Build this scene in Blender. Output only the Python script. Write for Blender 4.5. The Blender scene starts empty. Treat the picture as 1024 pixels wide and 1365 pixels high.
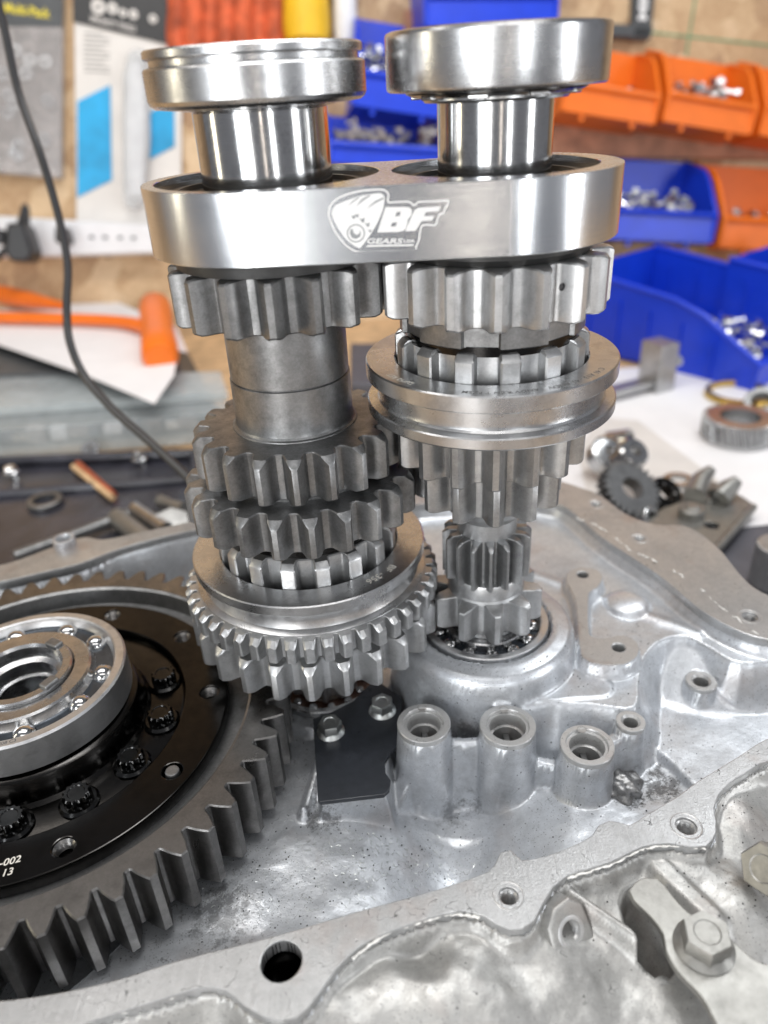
import bpy, bmesh, math, random
import numpy as np
from math import sin, cos, pi, radians, degrees, atan2, hypot, sqrt
from mathutils import Vector, Matrix
random.seed(7); np.random.seed(7)
S = 0.01                       # everything below is written in centimetres

# ------------------------------------------------------------------ camera
SC = bpy.context.scene
COL = SC.collection
FPX, PITCH, ROLL = 1017.1, radians(29.53), radians(-3.217)   # focal length in px of a 1024x1365 frame
_f = np.array([0, cos(PITCH), -sin(PITCH)]); _u = np.array([0, sin(PITCH), cos(PITCH)]); _r = np.array([1., 0, 0])
CR = _r*cos(ROLL)+_u*sin(ROLL); CU = _u*cos(ROLL)-_r*sin(ROLL); CF = _f
cam_d = bpy.data.cameras.new('camera'); cam = bpy.data.objects.new('camera', cam_d); COL.objects.link(cam)
cam_d.sensor_fit = 'VERTICAL'; cam_d.sensor_height = 36; cam_d.lens = FPX/1365*36
cam_d.clip_start = 0.01; cam_d.clip_end = 50
cam.matrix_world = Matrix(((CR[0], CU[0], -CF[0], 0), (CR[1], CU[1], -CF[1], 0), (CR[2], CU[2], -CF[2], 0), (0, 0, 0, 1)))
cam_d.dof.use_dof = True; cam_d.dof.focus_distance = 0.285; cam_d.dof.aperture_fstop = 6.4
cam_d.dof.aperture_blades = 0
SC.camera = cam
# ------------------------------------------------------------------ world, lamps, exposure
W = bpy.data.worlds.new('World'); SC.world = W; W.use_nodes = True
bg = W.node_tree.nodes['Background']; bg.inputs[0].default_value = (0.90, 0.92, 1.0, 1); bg.inputs[1].default_value = 0.27
SC.view_settings.view_transform = 'Standard'; SC.view_settings.look = 'None'
SC.view_settings.exposure = -0.12; SC.view_settings.gamma = 1.0
def lamp(name, loc, aim, sx, sy, watts, col):
    l = bpy.data.lights.new(name, 'AREA'); l.shape = 'RECTANGLE'; l.size = sx*S; l.size_y = sy*S; l.energy = watts; l.color = col
    o = bpy.data.objects.new(name, l); COL.objects.link(o); o.location = Vector(loc)*S
    o.rotation_euler = (Vector(aim)-Vector(loc)).to_track_quat('-Z', 'Y').to_euler()
    return o
C0 = (0, 28, -12)
lamp('ceiling_tube', (-30, 25, 115), C0, 24, 150, 9, (1, 0.97, 0.93))
lamp('ceiling_tube', (45, 60, 110), C0, 24, 150, 9.5, (0.95, 0.98, 1))
lamp('ceiling_tube', (10, -60, 110), C0, 150, 24, 4.5, (1, 0.98, 0.95))
lamp('reflection_panel', (-75, -85, 18), C0, 22, 70, 6, (0.93, 0.97, 1))  # this and the other upright panels: unseen, added for bright bands on metal
lamp('warm_reflection_strip', (11, -110, -8), C0, 3.0, 70, .5, (1.0, 0.88, 0.76))  # unseen warm strip added for the narrow streak on the clamp plate
lamp('reflection_panel', (150, -40, 12), C0, 28, 90, 9, (0.96, 0.98, 1))
lamp('reflection_panel', (-50, -100, -5), C0, 28, 90, 8.0, (1, 0.99, 0.97))  # added panel that brightens the left part of the plate face
lamp('reflection_panel', (48, -95, 10), C0, 12, 80, 4.0, (0.97, 0.99, 1))  # added panel for the bright right lobe of the plate
lamp('warm_reflection_strip', (-120, 10, 14), C0, 12, 60, 2.2, (1, 0.90, 0.68))  # another added warm strip, no desk lamp stands here
lamp('wall_light', (0, 50, 70), (0, 110, -5), 110, 20, 3.2, (1, 0.95, 0.88))

# ------------------------------------------------------------------ sight lines: turn a photo point into a place
def ray(x, y):
    d = CF*FPX + CR*(x-512) - CU*(y-682.5); return d/np.linalg.norm(d)
def atz(x, y, z):
    d = ray(x, y); return d*(z/d[2])
def atd(x, y, dist):
    return ray(x, y)*dist
def onplane(x, y, P0, n):
    d = ray(x, y); return d*(np.dot(P0, n)/np.dot(d, n))

# ------------------------------------------------------------------ materials
def newmat(name):
    m = bpy.data.materials.new(name); m.use_nodes = True
    nt = m.node_tree; b = nt.nodes['Principled BSDF']; return m, nt, b
def N(nt, t, **kw):
    n = nt.nodes.new(t)
    for k, v in kw.items():
        if k.startswith('i_'):
            key = k[2:]; key = int(key) if key.isdigit() else key
            n.inputs[key].default_value = v
        else: setattr(n, k, v)
    return n
def coords(nt, scale=(100, 100, 100)):
    tc = N(nt, 'ShaderNodeTexCoord'); mp = N(nt, 'ShaderNodeMapping'); mp.inputs['Scale'].default_value = scale
    nt.links.new(tc.outputs['Object'], mp.inputs[0]); return mp.outputs[0]
def noise(nt, vec, scale, detail=4, rough=.55):
    n = N(nt, 'ShaderNodeTexNoise'); n.inputs['Scale'].default_value = scale; n.inputs['Detail'].default_value = detail
    n.inputs['Roughness'].default_value = rough; nt.links.new(vec, n.inputs['Vector']); return n.outputs[0]
def ramp(nt, fac, stops):
    r = N(nt, 'ShaderNodeValToRGB'); e = r.color_ramp.elements
    while len(e) < len(stops): e.new(.5)
    for i, (p, c) in enumerate(stops):
        e[i].position = p; e[i].color = c if len(c) == 4 else (*c, 1)
    nt.links.new(fac, r.inputs[0]); return r.outputs[0]
def g(v): return (v, v, v, 1)
def mixc(nt, fac, a, b, mode='MIX'):
    m = N(nt, 'ShaderNodeMix', data_type='RGBA', blend_type=mode)
    if isinstance(fac, (int, float)): m.inputs[0].default_value = fac
    else: nt.links.new(fac, m.inputs[0])
    for i, v in ((6, a), (7, b)):
        if isinstance(v, tuple): m.inputs[i].default_value = v if len(v) == 4 else (*v, 1)
        else: nt.links.new(v, m.inputs[i])
    return m.outputs[2]
def mth(nt, op, a, b=None):
    m = N(nt, 'ShaderNodeMath', operation=op)
    for i, v in enumerate((a, b)):
        if v is None: continue
        if isinstance(v, (int, float)): m.inputs[i].default_value = v
        else: nt.links.new(v, m.inputs[i])
    return m.outputs[0]
def bump(nt, b, h, strength, dist=0.0002):
    n = N(nt, 'ShaderNodeBump'); n.inputs['Strength'].default_value = strength; n.inputs['Distance'].default_value = dist
    nt.links.new(h, n.inputs['Height']); nt.links.new(n.outputs[0], b.inputs['Normal'])

def steel(name, lo, hi, r0, r1, metal=1.0, bmp=.25, grain=(1, 1, 1), gs=9, tint=(1, 1, 1), blotch=.35, specks=0.0, grime=.35):
    m, nt, b = newmat(name); v = coords(nt); vg = coords(nt, tuple(100*q for q in grain))
    n1 = noise(nt, v, blotch, 5, .6); n2 = noise(nt, vg, gs, 6, .7); n3 = noise(nt, v, 2.3, 4, .6)
    mixn = mth(nt, 'ADD', mth(nt, 'MULTIPLY', n1, .5), mth(nt, 'ADD', mth(nt, 'MULTIPLY', n2, .25), mth(nt, 'MULTIPLY', n3, .25)))
    c = ramp(nt, mixn, [(.36, tuple(lo*t for t in tint)), (.64, tuple(hi*t for t in tint))])
    ng = noise(nt, v, 1.1, 6, .72)
    c = mixc(nt, ramp(nt, ng, [(.50, g(0)), (.66, g(grime))]), c, tuple(lo*.45*t for t in tint)+(1,))
    if specks:
        vo = N(nt, 'ShaderNodeTexVoronoi'); vo.inputs['Scale'].default_value = 4.5; nt.links.new(v, vo.inputs['Vector'])
        k = ramp(nt, vo.outputs[0], [(.03, g(1)), (.075, g(0))])
        k2 = mth(nt, 'MULTIPLY', k, ramp(nt, n3, [(.5, g(0)), (.6, g(specks))]))
        c = mixc(nt, k2, c, g(.05))
    nt.links.new(c, b.inputs['Base Color']); b.inputs['Metallic'].default_value = metal
    rr = ramp(nt, mixn, [(.35, g(r1)), (.65, g(r0))]); nt.links.new(rr, b.inputs['Roughness'])
    bump(nt, b, n2, bmp, .0001)
    return m
M = {}
M['gear_dark'] = steel('dark_gear_steel', .14, .34, .32, .50, metal=.92, bmp=.3, gs=11, tint=(.98, .99, 1), specks=.7)
M['gear_light'] = steel('light_gear_steel', .38, .62, .32, .46, metal=.92, bmp=.25, gs=13, tint=(.98, .99, 1), specks=.4)
M['gear_mid'] = steel('mid_gear_steel', .27, .50, .30, .44, metal=.94, bmp=.25, gs=13, tint=(.98, .99, 1), specks=.4)
M['sleeve'] = steel('ground_sleeve_steel', .50, .66, .22, .36, bmp=.18, gs=16, tint=(.985, .99, 1))
M['turned'] = steel('turned_steel', .42, .62, .18, .30, bmp=.25, grain=(.06, .06, 3), gs=9, tint=(.98, .99, 1))
M['race'] = steel('polished_race_steel', .42, .62, .19, .33, bmp=.2, grain=(.08, .08, 2), gs=8, tint=(.985, .99, 1), blotch=.5)
M['satin'] = steel('satin_ring_steel', .55, .78, .30, .44, bmp=.2, grain=(.08, .08, 2), gs=8, tint=(.985, .99, 1))
M['mirror'] = steel('ground_journal_steel', .46, .62, .09, .18, bmp=.06, grain=(.1, .1, 3), gs=8, blotch=.8)
M['black_ox'] = steel('black_oxide_steel', .022, .045, .12, .24, bmp=.12, gs=14, tint=(1, .96, .93))
M['black_bolt'] = steel('black_bolt_steel', .03, .06, .12, .22, bmp=.1, gs=14)
M['ring_dark'] = steel('oiled_ring_gear_steel', .13, .29, .24, .40, bmp=.28, gs=12, tint=(1, .97, .94), specks=.8)
M['zinc'] = steel('zinc_plated_bolt', .62, .82, .28, .42, bmp=.2, gs=9, tint=(.97, 1, .98))
M['rubber'] = steel('black_seal', .012, .03, .35, .55, metal=0, bmp=.2)
M['brown_cage'] = steel('brown_bearing_cage', .12, .25, .35, .5, metal=.4, tint=(1, .55, .4))
M['blue_cage'] = steel('oily_blue_cage', .05, .11, .15, .3, metal=.5, tint=(.8, .95, 1.15))
M['black_plate'] = steel('black_painted_plate', .022, .045, .26, .36, metal=0.0, bmp=.25, gs=20, tint=(.85, .95, 1.15))
M['bracket'] = steel('satin_zinc_bracket', .26, .38, .36, .48, metal=.85, bmp=.12, gs=8, tint=(1, .985, .93))

def milled(name, lo, hi, r0, r1, aniso, rot, grain, gs=7):
    m, nt, b = newmat(name); v = coords(nt, tuple(100*q for q in grain)); v2 = coords(nt)
    n2 = noise(nt, v, gs, 5, .7); n1 = noise(nt, v2, .5, 4, .6)
    mx = mth(nt, 'ADD', mth(nt, 'MULTIPLY', n1, .5), mth(nt, 'MULTIPLY', n2, .5))
    nt.links.new(ramp(nt, mx, [(.35, (lo*.965, lo*.99, lo*1.02)), (.65, (hi*.965, hi*.99, hi*1.02))]), b.inputs['Base Color'])
    nt.links.new(ramp(nt, mx, [(.35, g(r1)), (.65, g(r0))]), b.inputs['Roughness'])
    b.inputs['Metallic'].default_value = 1; b.inputs['Anisotropic'].default_value = aniso; b.inputs['Anisotropic Rotation'].default_value = rot
    bump(nt, b, n2, .18, .00006); return m
M['alu_round'] = milled('turned_aluminium', .68, .80, .17, .26, .0, 0, (.05, .05, 5))
M['alu_flat'] = milled('milled_aluminium_face', .54, .66, .17, .24, .0, 0, (.05, .05, 4))
M['alu_top'] = milled('milled_aluminium_top', .66, .78, .22, .32, 0, 0, (1, 1, 1))
def flatmat(name, col, rough=.5, metal=0, em=None, trans=0, ns=1.2, var=.25, bmp=.15):
    m, nt, b = newmat(name); v = coords(nt); n1 = noise(nt, v, ns, 5, .6)
    a = tuple(c*(1-var) for c in col); z = tuple(min(1, c*(1+var)) for c in col)
    nt.links.new(ramp(nt, n1, [(.3, a), (.7, z)]), b.inputs['Base Color'])
    b.inputs['Roughness'].default_value = rough; b.inputs['Metallic'].default_value = metal
    if trans: b.inputs['Transmission Weight'].default_value = trans
    bump(nt, b, n1, bmp, .0003); return m
M['etch'] = flatmat('etched_logo', (.74, .74, .74), .55, .3, ns=6, var=.04)
M['etch_dark'] = flatmat('logo_dark_line', (.26, .27, .28), .5, .4, ns=6, var=.06)
M['engrave'] = flatmat('laser_marking', (.75, .72, .66), .5, .3, ns=6, var=.1)
M['engrave_dark'] = flatmat('stamped_marking', (.16, .16, .16), .5, .3, ns=6, var=.1)

def cast(name, lo, hi, dirt, spk, rough=(.34, .52), tint=(1, 1, 1), scratches=.6, lump=.9, hisc=False, metal=.82, dark_patches=False):
    m, nt, b = newmat(name); v = coords(nt)
    n1 = noise(nt, v, .28, 6, .6); n2 = noise(nt, v, 2.6, 6, .65); n3 = noise(nt, v, 14, 4, .6)
    mx = mth(nt, 'ADD', mth(nt, 'MULTIPLY', n1, .55), mth(nt, 'ADD', mth(nt, 'MULTIPLY', n2, .3), mth(nt, 'MULTIPLY', n3, .15)))
    c = ramp(nt, mx, [(.36, tuple(lo*t for t in tint)), (.62, tuple(hi*t for t in tint))])
    # brownish oil film in patches
    nf = noise(nt, v, .42, 3, .5); c = mixc(nt, ramp(nt, nf, [(.58, g(0)), (.72, g(dirt))]), c, (.36, .29, .26, 1))
    # pin holes and grit
    vo = N(nt, 'ShaderNodeTexVoronoi'); vo.inputs['Scale'].default_value = 3.2; nt.links.new(v, vo.inputs['Vector'])
    k = mth(nt, 'MULTIPLY', ramp(nt, vo.outputs[0], [(.07, g(1)), (.15, g(0))]), ramp(nt, n2, [(.48, g(0)), (.56, g(spk))]))
    c = mixc(nt, k, c, g(.035))
    vo3 = N(nt, 'ShaderNodeTexVoronoi'); vo3.inputs['Scale'].default_value = 9; nt.links.new(v, vo3.inputs['Vector'])
    k3 = mth(nt, 'MULTIPLY', ramp(nt, vo3.outputs[0], [(.10, g(1)), (.20, g(0))]), ramp(nt, n1, [(.44, g(0)), (.56, g(spk))]))
    c = mixc(nt, k3, c, g(.06))
    # thin wandering hairlines
    w = noise(nt, v, .62, 3, .5); ln = mth(nt, 'ABSOLUTE', mth(nt, 'SUBTRACT', w, .47))
    k4 = mth(nt, 'MULTIPLY', ramp(nt, ln, [(.0012, g(1)), (.0038, g(0))]), ramp(nt, n2, [(.47, g(0)), (.55, g(scratches))]))
    c = mixc(nt, k4, c, g(.05))
    if dark_patches:          # dark patches with their own ragged shapes, black grime by the lump
        sep = v
        for (px_, py_, pz_, rad_, amt) in ((880, 1048, -26.2, 1.0, .75), (835, 1062, -26.3, .8, .8), (430, 1085, -26.0, .9, .6), (600, 1085, -27.8, .8, .3), (300, 1225, -26.5, 1.6, .5), (640, 1060, -27.5, .8, .4), (625, 975, -25.0, .8, .5), (1000, 890, -25.5, 1.2, .4)):
            P_ = atz(px_, py_, pz_)-np.array([0, 24, -31.]); vd = N(nt, 'ShaderNodeVectorMath', operation='DISTANCE'); nt.links.new(v, vd.inputs[0]); vd.inputs[1].default_value = tuple(P_)
            q_ = mth(nt, 'ADD', mth(nt, 'DIVIDE', vd.outputs['Value'], rad_), mth(nt, 'MULTIPLY', mth(nt, 'SUBTRACT', n2, .5), 3.2))
            q_ = mth(nt, 'ADD', q_, mth(nt, 'MULTIPLY', mth(nt, 'SUBTRACT', n3, .5), 1.6))
            c = mixc(nt, ramp(nt, q_, [(.35, g(amt)), (.85, g(0))]), c, (.045, .043, .042, 1))
    nt.links.new(c, b.inputs['Base Color'])
    b.inputs['Metallic'].default_value = metal
    nt.links.new(ramp(nt, mx, [(.35, g(rough[1])), (.65, g(rough[0]))]), b.inputs['Roughness'])
    h = mth(nt, 'ADD', mth(nt, 'MULTIPLY', n3, .35), mth(nt, 'MULTIPLY', n2, lump)); h = mth(nt, 'SUBTRACT', h, mth(nt, 'MULTIPLY', k, .5))
    if hisc:
        ns = noise(nt, coords(nt, (300, 12, 100)), 2.2, 4, .6); h = mth(nt, 'ADD', h, mth(nt, 'MULTIPLY', ns, .6))
    bump(nt, b, h, .42, .0004); return m
M['cast'] = cast('cast_aluminium', .42, .74, .3, 1, rough=(.28, .46), tint=(.955, .99, 1.04), metal=.68, dark_patches=True)
M['cast_rough'] = cast('weathered_cast_aluminium', .27, .50, .35, .9, metal=.7, rough=(.36, .54), tint=(1, .99, .96), lump=1.6)
M['machined'] = cast('machined_flange_face', .34, .56, .45, .5, metal=.72, rough=(.26, .40), tint=(.98, .99, 1), scratches=1, lump=.35, hisc=True)
M['bosstop'] = cast('machined_boss_face', .42, .58, .6, .5, metal=.6, rough=(.28, .40), tint=(.99, .99, .985), scratches=.6, lump=.25)
M['lump'] = cast('oily_flashing_lump', .05, .5, .5, 1, rough=(.2, .4), metal=.8, lump=1.5)
M['sealant'] = flatmat('old_sealant', (.70, .69, .66), .6, 0, ns=5, bmp=.6)

def osb(name):
    m, nt, b = newmat(name); v = coords(nt)
    vo = N(nt, 'ShaderNodeTexVoronoi'); vo.inputs['Scale'].default_value = .32; vo.inputs['Randomness'].default_value = 1
    wn = noise(nt, v, .5, 4, .6); va = N(nt, 'ShaderNodeVectorMath', operation='ADD'); nt.links.new(v, va.inputs[0]); 
    sc = N(nt, 'ShaderNodeVectorMath', operation='SCALE'); sc.inputs['Scale'].default_value = 3; 
    cmb = N(nt, 'ShaderNodeCombineXYZ'); nt.links.new(wn, cmb.inputs[0]); nt.links.new(wn, cmb.inputs[2]); nt.links.new(cmb.outputs[0], sc.inputs[0])
    nt.links.new(sc.outputs[0], va.inputs[1]); nt.links.new(va.outputs[0], vo.inputs['Vector'])
    hs = N(nt, 'ShaderNodeSeparateColor'); nt.links.new(vo.outputs['Color'], hs.inputs[0])
    c = ramp(nt, hs.outputs[0], [(0, (.25, .14, .07)), (.35, (.42, .27, .14)), (.7, (.58, .41, .24)), (1, (.68, .53, .35))])
    c = mixc(nt, .35, c, ramp(nt, noise(nt, v, 1.5, 4, .7), [(.3, (.35, .2, .1)), (.7, (.75, .55, .36))]))
    nt.links.new(c, b.inputs['Base Color']); b.inputs['Roughness'].default_value = .7
    bump(nt, b, hs.outputs[0], .4, .001); return m
M['osb'] = osb('strand_board')
M['wood'] = flatmat('pale_wood', (.60, .40, .22), .6, ns=.6, var=.3)
M['wood_red'] = flatmat('reddish_wood', (.36, .17, .10), .6, ns=.5, var=.35)
M['orange'] = flatmat('orange_plastic', (.82, .165, .008), .38, ns=.4, var=.06)
M['blue'] = flatmat('blue_plastic', (.006, .045, .60), .33, ns=.4, var=.08)
M['yellow'] = flatmat('yellow_plastic', (.80, .48, .02), .4, ns=.4, var=.1)
M['white'] = flatmat('white_plastic', (.72, .72, .74), .45, ns=.4, var=.06)
M['paper'] = flatmat('white_paper', (.80, .79, .80), .7, ns=.25, var=.04, bmp=.6)
M['card'] = flatmat('white_card', (.66, .63, .60), .5, ns=.25, var=.08)
M['cyan'] = flatmat('cyan_print', (.01, .32, .62), .4, ns=.2, var=.25)
M['black'] = flatmat('black_plastic', (.018, .018, .02), .4, ns=.5, var=.2)
M['darkgrey'] = flatmat('dark_grey_plastic', (.06, .065, .07), .45, ns=.5, var=.2)
M['greyish'] = flatmat('grey_contents', (.34, .31, .30), .4, ns=.6, var=.5)
M['redcloth'] = flatmat('red_orange_cloth', (.50, .09, .03), .75, ns=.5, var=.5)
M['tray'] = flatmat('oily_black_tray', (.035, .035, .045), .22, ns=.3, var=.4)
M['mat'] = flatmat('dark_grey_mat', (.085, .085, .10), .5, ns=.4, var=.2)
M['brass'] = flatmat('brass', (.62, .42, .12), .25, .9, ns=2, var=.15)
M['copper'] = flatmat('copper_tube', (.55, .14, .06), .35, .6, ns=1, var=.3)
M['bolts'] = steel('loose_zinc_hardware', .45, .85, .12, .35, bmp=.3, gs=5)
M['yellowprint'] = flatmat('yellow_print', (.75, .62, .05), .5, ns=3, var=.3)
M['whiteprint'] = flatmat('white_print', (.8, .8, .8), .5, ns=3, var=.1)
M['greyprint'] = flatmat('grey_print', (.30, .29, .28), .5, ns=3, var=.2)
M['green'] = flatmat('green_ink', (.10, .26, .14), .6, ns=1, var=.2)
def clear(name, col, alpha, rough):
    m, nt, b = newmat(name); v = coords(nt); n = noise(nt, v, .6, 4, .6)
    nt.links.new(ramp(nt, n, [(.3, tuple(c*.8 for c in col)), (.7, col)]), b.inputs['Base Color'])
    b.inputs['Roughness'].default_value = rough; b.inputs['Alpha'].default_value = alpha
    bump(nt, b, n, .6, .002); return m
M['clear'] = clear('clear_plastic', (.78, .80, .82), .45, .12)
M['film'] = clear('plastic_film', (.70, .68, .68), .28, .08)
M['frost'] = clear('frosted_plastic_box', (.62, .68, .70), .48, .2)

# ------------------------------------------------------------------ mesh helpers
class MB:
    def __init__(s): s.v = []; s.f = []; s.mi = []
    def add(s, vs, fs, mi=0):
        o = len(s.v); s.v += [tuple(map(float, p)) for p in vs]; s.f += [tuple(i+o for i in f) for f in fs]; s.mi += [mi]*len(fs); return s
    def lathe(s, prof, ax=(0, 0), seg=96, mi=0, closed=True, a0=0, frm=None):
        n = len(prof); vs = []
        for k in range(seg):
            a = a0+2*pi*k/seg
            for r, z in prof: vs.append((ax[0]+r*sin(a), ax[1]-r*cos(a), z))
        fs = []
        for k in range(seg):
            k2 = (k+1) % seg
            for i in range(n if closed else n-1):
                j = (i+1) % n; fs.append((k*n+i, k2*n+i, k2*n+j, k*n+j))
        if frm: vs = [frm(p) for p in vs]
        return s.add(vs, fs, mi)
    def prism(s, poly, z0, z1, frm=None, mi=0):
        n = len(poly); vs = [(x, y, z0) for x, y in poly]+[(x, y, z1) for x, y in poly]
        fs = [tuple(range(n-1, -1, -1)), tuple(range(n, 2*n))]+[(i, (i+1) % n, n+(i+1) % n, n+i) for i in range(n)]
        if frm: vs = [frm(p) for p in vs]
        return s.add(vs, fs, mi)
    def box(s, c, h, frm=None, mi=0):
        x, y, z = c; a, b, d = h
        return s.prism([(x-a, y-b), (x+a, y-b), (x+a, y+b), (x-a, y+b)], z-d, z+d, frm, mi)
    def hexa(s, P, mi=0):       # eight corners, bottom four then top four
        return s.add(P, [(3, 2, 1, 0), (4, 5, 6, 7), (0, 1, 5, 4), (1, 2, 6, 5), (2, 3, 7, 6), (3, 0, 4, 7)], mi)
    def tube(s, path, r, seg=10, mi=0, cap=True):
        P = [Vector(p) for p in path]; vs = []; n = len(P); up = None
        for i, p in enumerate(P):
            t = (P[min(i+1, n-1)]-P[max(i-1, 0)]).normalized()
            if up is None: up = t.orthogonal().normalized()
            up = (up-t*up.dot(t)).normalized(); w = t.cross(up)
            rr = r[i] if isinstance(r, (list, tuple)) else r
            for k in range(seg):
                a = 2*pi*k/seg; vs.append(p+(up*cos(a)+w*sin(a))*rr)
        fs = [(i*seg+k, i*seg+(k+1) % seg, (i+1)*seg+(k+1) % seg, (i+1)*seg+k) for i in range(n-1) for k in range(seg)]
        if cap: fs += [tuple(range(seg-1, -1, -1)), tuple((n-1)*seg+k for k in range(seg))]
        return s.add(vs, fs, mi)
def smooth_path(pts, n=6):
    P = [Vector(p) for p in pts]; out = []
    for i in range(len(P)-1):
        a, b, c, d = P[max(i-1, 0)], P[i], P[i+1], P[min(i+2, len(P)-1)]
        for k in range(n):
            t = k/n; out.append(.5*((2*b)+(c-a)*t+(2*a-5*b+4*c-d)*t*t+(3*b-a-3*c+d)*t**3))
    return out+[P[-1]]
def frame(o, ux, uy, uz):
    o, ux, uy, uz = map(lambda q: np.array(q, float), (o, ux, uy, uz))
    return lambda p: tuple(o+ux*p[0]+uy*p[1]+uz*p[2])
def tag(o, label=None, cat=None, group=None, kind=None):
    if label: o['label'] = label
    if cat: o['category'] = cat
    if group: o['group'] = group
    if kind: o['kind'] = kind
    return o
def thing(name, label, cat, loc=(0, 0, 0), group=None):
    o = bpy.data.objects.new(name, None); COL.objects.link(o); o.location = Vector(loc)*S; o.empty_display_size = .01
    return tag(o, label, cat, group)
def wloc(o):
    p = Vector((0, 0, 0))
    while o is not None: p += o.location; o = o.parent
    return p
def obj(name, mb, mat, parent=None, bevel=0, angle=32, local=False, label=None, seg=2):
    me = bpy.data.meshes.new(name)
    off = Vector((0, 0, 0)) if local or parent is None else wloc(parent)
    me.from_pydata([tuple(Vector(p)*S-off) for p in mb.v], [], mb.f)
    mats = mat if isinstance(mat, (list, tuple)) else [mat]
    for q in mats: me.materials.append(M[q])
    if len(mats) > 1: me.polygons.foreach_set('material_index', mb.mi)
    bm = bmesh.new(); bm.from_mesh(me); bmesh.ops.recalc_face_normals(bm, faces=bm.faces); bm.to_mesh(me); bm.free()
    me.polygons.foreach_set('use_smooth', [True]*len(me.polygons)); me.set_sharp_from_angle(angle=radians(angle))
    o = bpy.data.objects.new(name, me); COL.objects.link(o)
    if parent: o.parent = parent
    if bevel:
        b = o.modifiers.new('bevel', 'BEVEL'); b.width = bevel*S; b.segments = seg; b.limit_method = 'ANGLE'; b.angle_limit = radians(35); b.harden_normals = True
    if label: o['label'] = label
    return o
def curve_mb(splines, ext=.1, bev=0, frm=None, mi=0, bres=1):
    cu = bpy.data.curves.new('c', 'CURVE'); cu.dimensions = '2D'; cu.fill_mode = 'BOTH'; cu.extrude = ext; cu.bevel_depth = bev; cu.bevel_resolution = bres; cu.offset = -bev
    for pts in splines:
        s = cu.splines.new('POLY'); s.points.add(len(pts)-1)
        for q, (x, y) in zip(s.points, pts): q.co = (x, y, 0, 1)
        s.use_cyclic_u = True
    return conv(cu, frm, mi)
def text_mb(body, size, shear=0, ext=.01, off=0, frm=None, mi=0, align='LEFT'):
    cu = bpy.data.curves.new('t', 'FONT'); cu.body = body; cu.size = size; cu.shear = shear; cu.extrude = ext; cu.offset = off; cu.align_x = align; cu.resolution_u = 4
    return conv(cu, frm, mi)
def conv(cu, frm, mi):
    o = bpy.data.objects.new('tmp', cu); COL.objects.link(o)
    dg = bpy.context.evaluated_depsgraph_get(); me = bpy.data.meshes.new_from_object(o.evaluated_get(dg))
    vs = [tuple(v.co) for v in me.vertices]; fs = [tuple(p.vertices) for p in me.polygons]
    bpy.data.objects.remove(o); bpy.data.curves.remove(cu); bpy.data.meshes.remove(me)
    if frm: vs = [frm(p) for p in vs]
    return MB().add(vs, fs, mi)
def circle(c, r, n=32): return [(c[0]+r*cos(2*pi*k/n), c[1]+r*sin(2*pi*k/n)) for k in range(n)]

PROF = [(-.5, 0), (-.40, .02), (-.355, .08), (-.315, .2), (-.27, .4), (-.222, .62), (-.155, .82), (-.075, 1.0), (0, 1.0), (.075, 1.0), (.155, .82), (.222, .62), (.27, .4), (.315, .2), (.355, .08), (.40, .02)]
def gear_outline(rt, rr, n, phase, prof=PROF):
    out = []
    for k in range(n):
        for u, h in prof:
            a = radians(phase)+2*pi*(k+u)/n; out.append((rr+(rt-rr)*h, a))
    return out
def offset_poly(P, d):
    Q = []; n = len(P)
    for i in range(n):
        a, b, c = (Vector(P[(i+k) % n]) for k in (-1, 0, 1))
        n1 = Vector(((b-a).y, -(b-a).x)); n2 = Vector(((c-b).y, -(c-b).x))
        if n1.length < 1e-9 or n2.length < 1e-9: Q.append(tuple(b)); continue
        n1.normalize(); n2.normalize(); m = n1+n2
        if m.length < .3: m = n1
        m.normalize(); Q.append(tuple(b-m*min(d/max(m.dot(n1), .5), d*1.6)))
    return Q
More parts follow.
